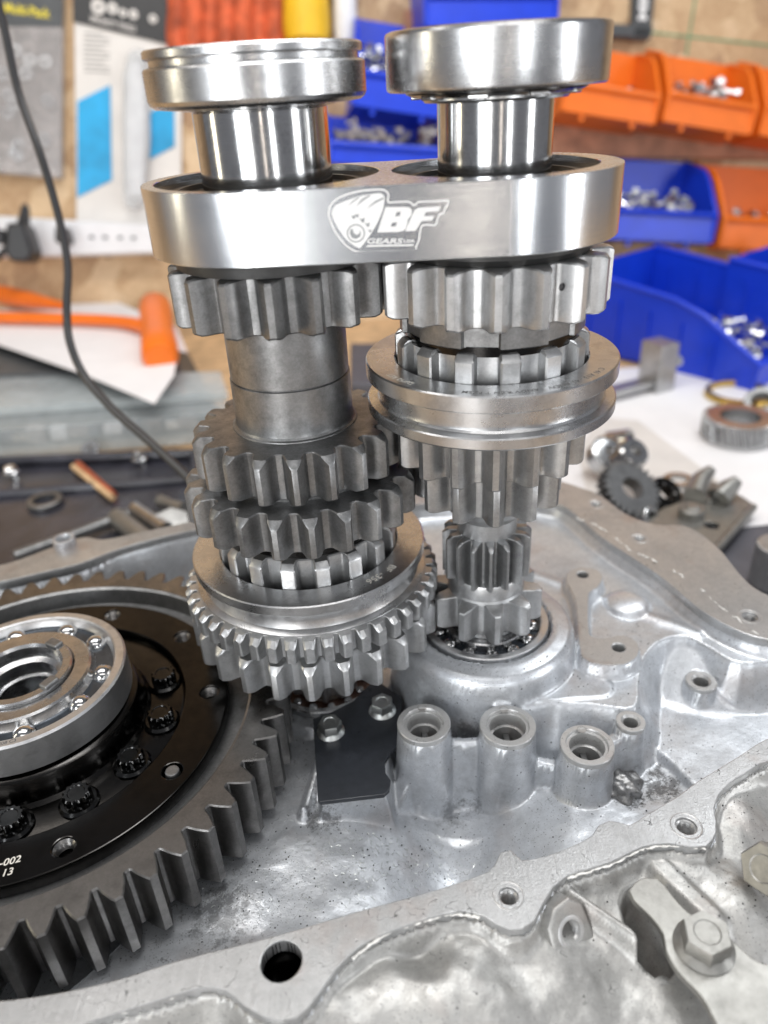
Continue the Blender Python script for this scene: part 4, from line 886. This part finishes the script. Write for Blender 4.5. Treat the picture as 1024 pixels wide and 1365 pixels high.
# shelf rails
def plank(name, pts, out0, out1, mat, label, cat):
    (u0, v0_), (u1, v1), (u2, v2), (u3, v3) = [wp(x, y, out1) for x, y in pts]
    o = obj(name, MB().prism([(u0, v0_), (u1, v1), (u2, v2), (u3, v3)], out0, out1, WF), mat, None, bevel=.15); return tag(o, label, cat)
plank('bin_rail', [(560, 208), (1060, 212), (1060, 168), (560, 164)], 0, 2.0, 'wood_red', 'brown wooden rail under the upper orange bins', 'wooden rail')
plank('bin_rail', [(540, 92), (760, 80), (760, 34), (540, 12)], 0, 1.2, 'wood_red', 'reddish brown board behind the right top bearing', 'board')
plank('shelf_board', [(600, 359), (1080, 359), (1080, 322), (600, 322)], 0, 7, 'wood', 'pale wooden shelf edge running below the hanging bins', 'shelf')
# blue bins standing on the bench on the right
def floor_bin(px, py, w, h, d, rz, label):
    c = atz(px, py, BZ+.4); th = make_bin('storage_bin', w, h, d, 'blue', label, group='ribbed blue bins standing on the bench', ribs=True, lip=.30)
    # local y up -> world z
    m = Matrix.Translation(Vector(c)*S) @ Matrix.Rotation(rz, 4, 'Z') @ Matrix.Rotation(radians(90), 4, 'X'); th.matrix_world = m; return m
mA = floor_bin(812, 440, 17, 9.5, 24, radians(38), 'ribbed blue bin on the bench just right of the right gear stack')
mB = floor_bin(1000, 428, 17, 9.5, 26, radians(38), 'ribbed blue bin on the bench at the right edge')
contents('loose_screws', 'heap of small silver screws in the bench bin nearest the gears', 160, 14, 22, .9, mA, seedv=12, big=1.4)
contents('loose_bearings', 'grey loose parts in the bench bin at the right edge', 90, 14, 24, .9, mB, seedv=13, big=1.9)

# hanging packages on the left
def card(name, px4, out0, out1, mat, label, cat, bev=.1):
    th = thing(name, label, cat, WP+WU*wp(*px4[0], out1)[0]+WV*wp(*px4[0], out1)[1])
    pts = [wp(x, y, out1) for x, y in px4]; obj('card', MB().prism(pts, out0, out1, WF), mat, th, bevel=bev); return th
def sub(name, th, px, out0, out1, mat, bev=.05):
    pts = [wp(x, y, out1) for x, y in px]; return obj(name, MB().prism(pts, out0, out1, WF), mat, th, bevel=bev)
def wtext(body, x, y, hpx, th, mat, out, ang=0, bold=.02, wpx=None):
    u, v = wp(x, y, out); u2, v2 = wp(x, y-hpx, out); sz = abs(v2-v)/.7
    t = text_mb(body, sz, 0, .03, bold*sz)
    sx = 1
    if wpx: uu, _ = wp(x+wpx, y, out); sx = (uu-u)/max(q[0] for q in t.v)
    ca, sa_ = cos(ang), sin(ang); t.v = [WF((u+(a*sx)*ca-b_*sa_, v+(a*sx)*sa_+b_*ca, out+c)) for a, b_, c in t.v]; return obj('lettering', t, mat, th)
pk1 = card('hanging_package', [(-40, 228), (82, 238), (84, -30), (-40, -30)], .1, 1.2, 'greyish', 'clear bag of small parts with yellow printed header, far left', 'package')
sub('header', pk1, [(-40, 34), (83, 36), (84, -30), (-40, -30)], 1.2, 1.5, 'darkgrey'); wtext('Multi-Pack', 6, 16, 13, pk1, 'yellowprint', 1.6, -.10, wpx=60)
sub('clear_pocket', pk1, [(-40, 225), (80, 234), (82, 36), (-40, 34)], 1.2, 2.6, 'film')
rnd = random.Random(4)
for k in range(16):
    x, y = rnd.uniform(4, 74), rnd.uniform(50, 215); u, v = wp(x, y, 1.8)
    obj('washer', MB().lathe([(.35, 0), (.35, .3), (.75, .3), (.75, 0)], (0, 0), 20, frm=frame(WP+WU*u+WV*v+WN*1.4, WU, WV, WN)), rnd.choice(['greyish', 'bolts']), pk1)
pk2 = card('tool_package', [(102, 300), (242, 318), (242, -30), (98, -30)], .1, 1.0, 'card', 'white carded tool package with blue print and black header', 'package')
sub('header', pk2, [(97, 28), (222, 58), (240, 40), (240, -30), (97, -30)], 1.0, 1.3, 'black')
for k, (x, y) in enumerate([(131, 9), (150, 11), (164, 17), (178, 19), (204, 25)]):
    u, v = wp(x, y, 1.4); r = (2.0, 1.5, 1.1, 1.3, 1.2)[k]*.42
    obj('picture_ring', MB().lathe([(r*.35, 0), (r*.35, .12), (r, .12), (r, 0)], (0, 0), 24, frm=frame(WP+WU*u+WV*v+WN*1.3, WU, WV, WN)), 'card', pk2)
wtext('SPECIALTY TOOLS', 120, 28, 8, pk2, 'card', 1.4, -.20, wpx=60)
for k in range(9): sub('print_line', pk2, [(112, 45+k*6.3), (112+(34 if k % 3 else 26), 47+k*6.3), (112+(34 if k % 3 else 26), 45+k*6.3), (112, 43+k*6.3)], 1.0, 1.06, 'greyprint', 0)
sub('blue_panel', pk2, [(103, 263), (149, 240), (147, 113), (103, 135)], 1.0, 1.2, 'cyan'); sub('blue_panel', pk2, [(200, 212), (233, 195), (232, 130), (200, 150)], 1.0, 1.2, 'cyan')
sub('blister', pk2, [(163, 272), (176, 280), (192, 275), (200, 180), (196, 70), (184, 62), (170, 66), (162, 100)], 1.0, 3.2, 'clear', .8)
sub('tool', pk2, [(170, 262), (190, 262), (194, 150), (188, 80), (172, 80), (167, 150)], 1.0, 2.4, 'white', .4)
# red bundle and the handles above the left bearing
o = thing('red_bundle', 'red orange cloth bundle hanging above the left top bearing', 'cloth', WP+WU*wp(300, 30, 3)[0]+WV*wp(300, 30, 3)[1])
for k in range(7):
    x = 232+k*22; pts = [(x, -40), (x+4, 0), (x+2, 40), (x+6, 78)]; P = []
    for q in pts: u, v = wp(q[0], q[1], 3); P.append(Vector(WF((u, v, 1.6+.4*sin(k*2.1)))))
    obj('fold', MB().tube(smooth_path(P, 5), 1.35, 10), 'redcloth', o)
def handle(name, x0_, x1_, yb, mat, label, cat):
    u0, v0_ = wp((x0_+x1_)/2, yb, 2.5); u1, v1 = wp((x0_+x1_)/2-4, -60, 2.5); w = abs(wp(x1_, yb, 2.5)[0]-wp(x0_, yb, 2.5)[0])/2
    P = [Vector(WF((u0+(u1-u0)*t, v0_+(v1-v0_)*t, 2.2))) for t in (0, .06, .2, .5, 1)]
    o_ = thing(name, label, cat, P[0]); obj('grip', MB().tube(P, [w*.6, w*.92, w, w*.96, w*1.05], 18), mat, o_); obj('end_cap', MB().tube([P[0]-(P[2]-P[0])*.1, P[0]], w*.5, 14), 'white', o_); return o_
handle('screwdriver', 378, 442, 62, 'yellow', 'yellow plastic tool handle hanging above the left bearing', 'tool handle')
handle('screwdriver', 446, 478, 62, 'white', 'white plastic tool handle beside the yellow handle', 'tool handle')
# dark framed board at the top right
fr_ = thing('framed_sign', 'dark grey framed board with white vertical letters, top right', 'sign', WP+WU*wp(820, 40, 1.5)[0]+WV*wp(820, 40, 1.5)[1])
def fbar(px): return sub('frame_bar', fr_, px, .1, 1.6, 'darkgrey', .25)
fbar([(735, 44), (868, 52), (872, 34), (740, 26)]); fbar([(843, 52), (868, 52), (876, -30), (846, -30)])
sub('panel', fr_, [(700, 36), (846, 36), (846, -30), (700, -30)], .1, .5, 'osb')
wtext('MM', 862, 28, 14, fr_, 'whiteprint', 1.65, pi/2, .03, wpx=34)

# power strip, plugs and cable on the left
ps = thing('power_strip', 'white power strip with black plugs along the wall, left', 'power strip', WP+WU*wp(90, 310, 4)[0]+WV*wp(90, 310, 4)[1])
obj('strip_body', MB().prism([wp(x, y, 3.5) for x, y in ((-60, 345), (212, 338), (212, 300), (-60, 284))], .1, 3.5, WF), 'white', ps, bevel=.4)
for x in (122, 140, 160, 178): u, v = wp(x, 316+(x-120)*.02, 3.6); obj('socket_slot', MB().box((u, v, 3.52), (.3, .2, .04), WF), 'darkgrey', ps)
for (x, y, w, h, L_) in ((30, 320, 19, 30, 5), (84, 312, 9, 14, 4), (5, 315, 8, 12, 5)):
    u, v = wp(x, y, 6); uw = abs(wp(x+w, y, 6)[0]-u); vh = abs(wp(x, y+h, 6)[1]-v)
    pg = thing('plug', {30: 'large black wall plug in the power strip', 84: 'small black plug nearest the white package', 5: 'black plug cut off by the left edge'}[x], 'plug', WP+WU*u+WV*v+WN*4)
    obj('plug_body', MB().prism([(u-uw, v-vh*.6), (u-uw*.6, v-vh), (u+uw*.6, v-vh), (u+uw, v-vh*.6), (u+uw*.6, v+vh*.7), (u-uw*.6, v+vh*.7)], 3.5, 3.5+L_, WF), 'black', pg, bevel=.5, seg=3)
    if x == 30: obj('plug_lead', MB().tube(smooth_path([Vector(WP+WU*wp(a, b_, 8)[0]+WV*wp(a, b_, 8)[1]+WN*8) for a, b_ in ((36, 300), (34, 275), (26, 300), (10, 330), (-12, 350))], 6), .42, 10), 'black', pg)
cb = thing('black_cable', 'thin black cable hanging down the left side to the bench', 'cable', atd(90, 420, 55))
pth = [atd(*p) for p in ((-20, -60, 64), (4, 30, 63), (24, 120, 62), (52, 200, 60), (76, 280, 59), (90, 350, 58), (89, 410, 57), (93, 455, 56), (112, 500, 55), (150, 545, 53), (195, 585, 51), (246, 632, 49), (300, 690, 47))]
obj('cable', MB().tube(smooth_path(pth, 8), .27, 10), 'black', cb)
# paper, hammer and boxes on the left part of the bench
def sheet(name, pts, z, mat, label, cat='paper', th=.05):
    o_ = obj(name, MB().prism([tuple(atz(x, y, z)[:2]) for x, y in pts], z-th, z), mat, None); return tag(o_, label, cat)
sheet('paper_sheet', [(-40, 446), (110, 498), (206, 538), (232, 500), (236, 474), (140, 404), (-40, 408)], -25.2, 'paper', 'white paper sheet under the orange hammer')
sheet('paper_sheet', [(80, 396), (150, 400), (236, 436), (250, 470), (120, 440)], -25.6, 'paper', 'second paper sheet peeking out behind the orange hammer head')
blk = tag(obj('dark_case', MB().hexa([tuple(atz(x, y, BZ+.05)) for x, y in ((-80, 600), (300, 560), (250, 480), (-60, 480))][0:4]+[(*atz(x, y, -26.3)[:2], -26.3) for x, y in ((-60, 500), (240, 492), (235, 440), (-60, 430))]), 'darkgrey', None, bevel=.2), 'low dark grey case under the white papers', 'case')
# clear organiser box
ob = thing('organiser_box', 'clear plastic parts box with grey contents behind the gear stack, left', 'plastic box', atz(100, 600, BZ))
def quadbox(px_b, zb2, zt2, mat, name, parent, bev=.15):
    B = [atz(x, y, zb2) for x, y in px_b]; mb2 = MB().hexa([tuple(p) for p in B]+[(p[0], p[1], zt2) for p in B]); return obj(name, mb2, mat, parent, bevel=bev)
quadbox([(-60, 618), (312, 588), (300, 545), (-60, 565)], BZ+.32, -27.6, 'frost', 'tray', ob)
quadbox([(-60, 560), (306, 534), (296, 505), (-60, 515)], -27.5, -26.6, 'frost', 'lid', ob)
rnd = random.Random(11)
for k in range(12):
    x = -20+k*25+rnd.uniform(-5, 5); c = atz(x, 596-.1*x*.8, BZ+.4); mb = MB().box((c[0], c[1]+.6, BZ+1.3), (rnd.uniform(.5, 1.3), .7, rnd.uniform(.4, 1.0))); obj('stored_part', mb, rnd.choice(['greyish', 'white', 'bolts', 'mat']), ob, bevel=.15)
# orange dead blow hammer
hz = -24.0
hm = thing('orange_hammer', 'orange dead blow hammer lying on the white paper', 'hammer', atz(210, 450, hz))
a_, b_ = atz(207, 408, hz+.5), atz(214, 478, hz-.5)
d_ = Vector(b_)-Vector(a_); P = [Vector(a_)+d_*t for t in (0, .04, .25, .5, .75, .96, 1)]
obj('head', MB().tube(P, [1.5, 1.95, 1.95, 1.75, 1.95, 1.95, 1.5], 24), 'orange', hm)
obj('handle', MB().tube(smooth_path([Vector(atz(x, y, hz-.2)) for x, y in ((205, 440), (170, 430), (120, 426), (40, 424), (-60, 422))], 4), [.95, .9, .85, .8, .75]+[.7]*12, 14), 'orange', hm)
obj('grip', MB().tube([Vector(atz(x, y, hz+.6)) for x, y in ((84, 408), (40, 400), (-20, 388), (-80, 376))], [.5, 1.1, 1.4, 1.5], 14), 'orange', hm, label='ribbed orange grip end pointing to the left edge')
# oily black tray with a few bolts, copper-coloured tube and a lying shaft
ty = thing('drain_tray', 'oily black tray behind the housing on the left', 'tray', atz(80, 690, BZ))
tp = [tuple(atz(x, y, BZ+.4)[:2]) for x, y in ((-120, 800), (262, 745), (262, 612), (-120, 628))]
obj('tray_floor', MB().prism(tp, BZ+.31, BZ+.5), 'tray', ty)
for (a, b2) in ((2, 3), (1, 2)):
    A, B = tp[a], tp[b2]; obj('tray_rim', MB().tube([Vector((*A, BZ+1.0)), Vector((*B, BZ+1.0))], .5, 12), 'tray', ty)
A, B = [atz(x, y, BZ+.7) for x, y in ((-120, 668), (250, 640))]; obj('tray_ridge', MB().tube([Vector(A), Vector(B)], .45, 12), 'tray', ty)
for x, y, lb_ in ((15, 630, 'silver bolt lying on the tray at the left edge'), (186, 612, 'silver bolt on the tray below the clear box')):
    c = atz(x, y, BZ+1.3); bt = thing('loose_bolt', lb_, 'bolt', c)
    flange_bolt(c, c[2], .5, .7, .6, .2, bt, mat='bolts', name='bolt_head'); obj('shank', MB().tube([Vector(c), Vector(c)+Vector((.3, .2, -1.2))], .3, 10), 'bolts', bt)
ct = thing('copper_tube', 'copper coloured tube lying in the tray', 'tube', atz(130, 645, BZ+1)); obj('pipe', MB().tube([Vector(atz(x, y, BZ+.9)) for x, y in ((104, 618), (152, 660))], .32, 12), 'copper', ct); obj('pale_rod', MB().tube([Vector(atz(x, y, BZ+1.0)) for x, y in ((98, 622), (150, 664))], .28, 12), 'wood', ct)
sh = thing('loose_shaft', 'short grey steel shaft lying by the case rim, left', 'shaft', atz(180, 700, BZ+1)); obj('rod', MB().tube([Vector(atz(x, y, BZ+1.4)) for x, y in ((156, 690), (196, 722))], [.8, .8], 20), 'bracket', sh); obj('end_boss', MB().tube([Vector(atz(x, y, BZ+1.7)) for x, y in ((180, 678), (222, 706))], [.6, .6], 20), 'turned', sh)
for k, (x, y, r) in enumerate(((316, 460, .5), (330, 470, .6), (322, 490, .55), (560, 440, .7))):
    pass
# things on the right part of the bench
sheet('paper_sheet', [(700, 640), (720, 500), (1100, 468), (1120, 690), (952, 706), (880, 700), (800, 690)], BZ+.42, 'paper', 'large white paper sheet on the bench behind the right stack')
sheet('plastic_sheet', [(770, 600), (800, 556), (850, 560), (958, 640), (985, 668), (880, 700), (790, 690)], BZ+.50, 'card', 'grey plastic sheet folded over the white paper', 'plastic sheet', .06)
hg = thing('helical_gear', 'helical gear lying flat on the white paper, right', 'gear', atz(985, 575, BZ+.5))
gc = atz(985, 568, BZ+1.6); gc2 = (gc[0], gc[1])
obj('gear_body', gear_mb(gc2, BZ+2.6, BZ+.75, 3.25, 2.85, 34, 0, 1.75, ch=.05, helix=.16), 'turned', hg, angle=30)
obj('gear_flange', MB().lathe([(1.7, BZ+.5), (3.0, BZ+.5), (3.0, BZ+.8), (1.7, BZ+.8)], gc2, 64), 'turned', hg)
bc2 = atz(985, 526, BZ+.6); br = thing('brass_ring', 'thin brass synchro ring lying behind the helical gear', 'ring', (bc2[0], bc2[1], BZ+.5)); obj('ring', MB().lathe([(2.85, BZ+.5), (2.85, BZ+1.1), (3.35, BZ+1.0), (3.45, BZ+.5)], (bc2[0], bc2[1]), 80), 'brass', br)
# machined block
bk = thing('machined_block', 'small grey machined steel block standing by the blue bin', 'block', atz(886, 520, BZ+.4)); c = atz(884, 522, BZ+.4); q = radians(25)
fr2 = frame((c[0], c[1], BZ+.42), (cos(q), sin(q), 0), (-sin(q), cos(q), 0), (0, 0, 1)); obj('block_body', MB().box((0, 1.2, 2.6), (1.25, 1.5, 2.6), fr2), 'gear_light', bk, bevel=.12); obj('pin', MB().tube([Vector(fr2((1.3, .2, 3.0))), Vector(fr2((1.9, .2, 3.0)))], .55, 16), 'zinc', bk); obj('arm', MB().box((-4, 1.2, .9), (3.2, .9, .35), fr2), 'gear_light', bk, bevel=.08)
# gear cluster
gk = thing('spare_gear_cluster', 'dark spare gear and chromed spools piled behind the rear rim', 'gear', atz(838, 660, BZ+.6)); c = atz(838, 655, BZ+2.4); nn = np.array([.30, -.55, .8]); nn /= np.linalg.norm(nn); uu = np.cross([0, 0, 1], nn); uu /= np.linalg.norm(uu); vv = np.cross(nn, uu); ff = frame(c, uu, vv, nn)
gm = gear_mb((0, 0), .6, -.6, 2.5, 2.1, 26, 0, .9, ch=.05); gm.v = [ff(p) for p in gm.v]; obj('gear_wheel', gm, 'gear_dark', gk, angle=30)
obj('spool', MB().lathe([(.9, .5), (1.3, .6), (1.3, 2.2), (1.1, 2.4), (.5, 2.4), (.5, .5)], (0, 0), 40, frm=frame(np.array(atz(826, 620, BZ+2.6)), uu, vv, nn)), 'mirror', gk)
obj('spool', MB().lathe([(1.3, -.6), (1.7, -.4), (1.7, .8), (1.3, 1.0), (.6, 1.0), (.6, -.6)], (0, 0), 40, frm=frame(np.array(atz(808, 610, BZ+2.2)), uu, vv, nn)), 'turned', gk)
rg = thing('bushing', 'dark round bushing between the spare gear and the shift bracket', 'bushing', atz(884, 660, BZ+.6)); obj('ring', MB().lathe([(.65, -.5), (.65, .5), (.8, .6), (1.25, .6), (1.4, .4), (1.4, -.5)], (0, 0), 48, frm=frame(np.array(atz(884, 660, BZ+1.6)), uu, vv, nn)), 'black_ox', rg)
# shift bracket
sf = thing('shift_bracket', 'pale steel shift bracket with round boss behind the right rim', 'bracket', atz(940, 700, BZ+.6)); pl2 = resample([tuple(atz(x, y, BZ+1.2)[:2]) for x, y in ((862, 700), (900, 668), (935, 640), (985, 662), (1004, 678), (985, 702), (950, 735), (900, 722))], .4)
obj('plate', curve_mb([pl2, circle(atz(948, 703, BZ+1.2)[:2], .55)], ext=.14, bev=.04, frm=lambda p: (p[0], p[1], p[2]+BZ+1.2)), 'bracket', sf)
c = atz(922, 684, BZ+1.6); obj('round_boss', MB().lathe([(.001, BZ+2.3), (.45, BZ+2.3), (.6, BZ+2.1), (.85, BZ+2.1), (.95, BZ+2.0), (.95, BZ+1.3)], (c[0], c[1]), 40, closed=False), 'bracket', sf)
for pts in (((926, 662), (934, 640), (948, 626)), ((958, 664), (972, 650), (984, 640))):
    obj('fork_arm', MB().tube([Vector(atz(x, y, BZ+1.8+.5*k)) for k, (x, y) in enumerate(pts)], [.9, .75, .42], 14), 'bracket', sf)
obj('edge_rod', MB().tube([Vector(atz(x, y, BZ+1.3)) for x, y in ((1004, 676), (952, 736))], .32, 12), 'bracket', sf)
fb_ = thing('spare_roller', 'ribbed steel roller end at the right edge on the dark mat', 'roller', atz(1022, 770, BZ+.6)); c = atz(1030, 775, BZ+.5)
obj('roller_body', gear_mb((c[0], c[1]), BZ+3.4, BZ+.4, 1.5, 1.4, 30, 0, .7, ch=.05), 'gear_light', fb_, angle=30)
def spare(name, label, cat, px, py, z, build):
    t_ = thing(name, label, cat, atz(px, py, z)); build(t_, np.array(atz(px, py, z))); return t_
def tilted(P, nx_, ny_, nz_):
    n_ = np.array([nx_, ny_, nz_], float); n_ /= np.linalg.norm(n_); a_ = np.cross([0, 0, 1.01], n_); a_ = a_/np.linalg.norm(a_) if np.linalg.norm(a_) > 1e-6 else np.array([1., 0, 0]); return frame(P, a_, np.cross(n_, a_), n_)
def ringof(ro, ri, h, mat, n_=(0, 0, 1), nm='ring'):
    return lambda t_, P: obj(nm, MB().lathe([(ri, -h/2), (ro-.06, -h/2), (ro, -h/2+.06), (ro, h/2-.06), (ro-.06, h/2), (ri, h/2)], (0, 0), 40, frm=tilted(P, *n_)), mat, t_)
def rodof(d_, r_, mat):
    return lambda t_, P: obj('rod', MB().tube([Vector(P), Vector(P)+Vector(d_)*.5, Vector(P)+Vector(d_)], [r_, r_*.8, r_*1.1], 16), mat, t_)
spare('thrust_washer', 'flat steel thrust washer on the white paper beside the spare gear', 'washer', 905, 640, BZ+.7, ringof(1.3, .7, .25, 'turned'))
spare('spacer', 'short bright spacer ring standing near the rear case rim', 'spacer', 862, 690, BZ+1.2, ringof(.8, .45, 1.1, 'turned', (.5, -.7, .5)))
spare('bearing_race', 'dark bearing race at the right edge behind the helical gear', 'bearing race', 1016, 540, BZ+1.2, ringof(1.7, 1.1, 1.4, 'gear_dark', (-.3, -.5, .8)))
spare('socket', 'chromed socket lying on the paper right of the sleeve', 'socket', 826, 588, BZ+1.4, ringof(1.0, .6, 2.2, 'mirror', (.7, -.5, .3)))
spare('small_gear', 'small steel gear under the shift bracket', 'gear', 872, 712, BZ+.9, lambda t_, P: obj('gear_wheel', gear_mb((P[0], P[1]), P[2]+.4, P[2]-.4, 1.3, 1.05, 18, 0, .5, ch=.04), 'gear_light', t_, angle=30))
spare('loose_pin', 'thin steel pin lying across the shift bracket', 'pin', 946, 668, BZ+1.6, rodof((2.2, 1.6, .1), .22, 'turned'))
spare('shift_rod', 'long grey rod lying in the tray behind the ring gear', 'rod', 20, 742, BZ+1.3, rodof((7, 5.5, 0), .5, 'gear_dark'))
spare('shift_rod', 'short pale rod end beside the left gear stack base', 'rod', 214, 668, BZ+1.2, rodof((2.5, -2.2, .3), .55, 'bracket'))
spare('retainer_ring', 'dull steel ring lying in the tray left of the copper tube', 'ring', 60, 668, BZ+.8, ringof(1.5, 1.0, .4, 'gear_dark'))
spare('bracket_block', 'small dull casting leaning beside the left stack', 'casting', 226, 700, BZ+1.2, lambda t_, P: obj('block', MB().prism([(-1.4, -.8), (1.2, -1), (1.6, .2), (.6, 1.1), (-1.1, .9)], -.7, .8, tilted(P, .3, -.4, .8)), 'cast_rough', t_, bevel=.15))
spare('bolt_pile_lid', 'bright steel cap lying in front of the clear box', 'cap', 122, 600, BZ+1.3, ringof(.9, .2, .8, 'turned', (0, -.5, .8)))
# shrubby clutter seen through the gap between the stacks
cl = thing('spare_fork', 'brown steel fork lying in the dark gap between both gear stacks', 'fork', atz(580, 690, -26)); obj('fork_body', MB().tube([Vector(atz(x, y, -25.5)) for x, y in ((552, 712), (585, 694), (612, 690))], [.5, .6, .45], 14), 'copper', cl); obj('fork_plate', curve_mb([resample([tuple(atz(x, y, -25.8)[:2]) for x, y in ((560, 700), (590, 692), (604, 712), (598, 760), (578, 752), (566, 724))], .3)], ext=.15, bev=.04, frm=lambda p: (p[0], p[1], p[2]-25.9)), 'bracket', cl)
bx = tag(obj('cardboard_box', MB().hexa([(*atz(x, y, BZ)[:2], BZ+.0) for x, y in ((470, 560), (640, 560), (640, 500), (470, 500))]+[(*atz(x, y, BZ)[:2], BZ+4) for x, y in ((470, 560), (640, 560), (640, 500), (470, 500))]), 'mat', None, bevel=.2), 'dark box on the bench seen between the two gear stacks', 'box')
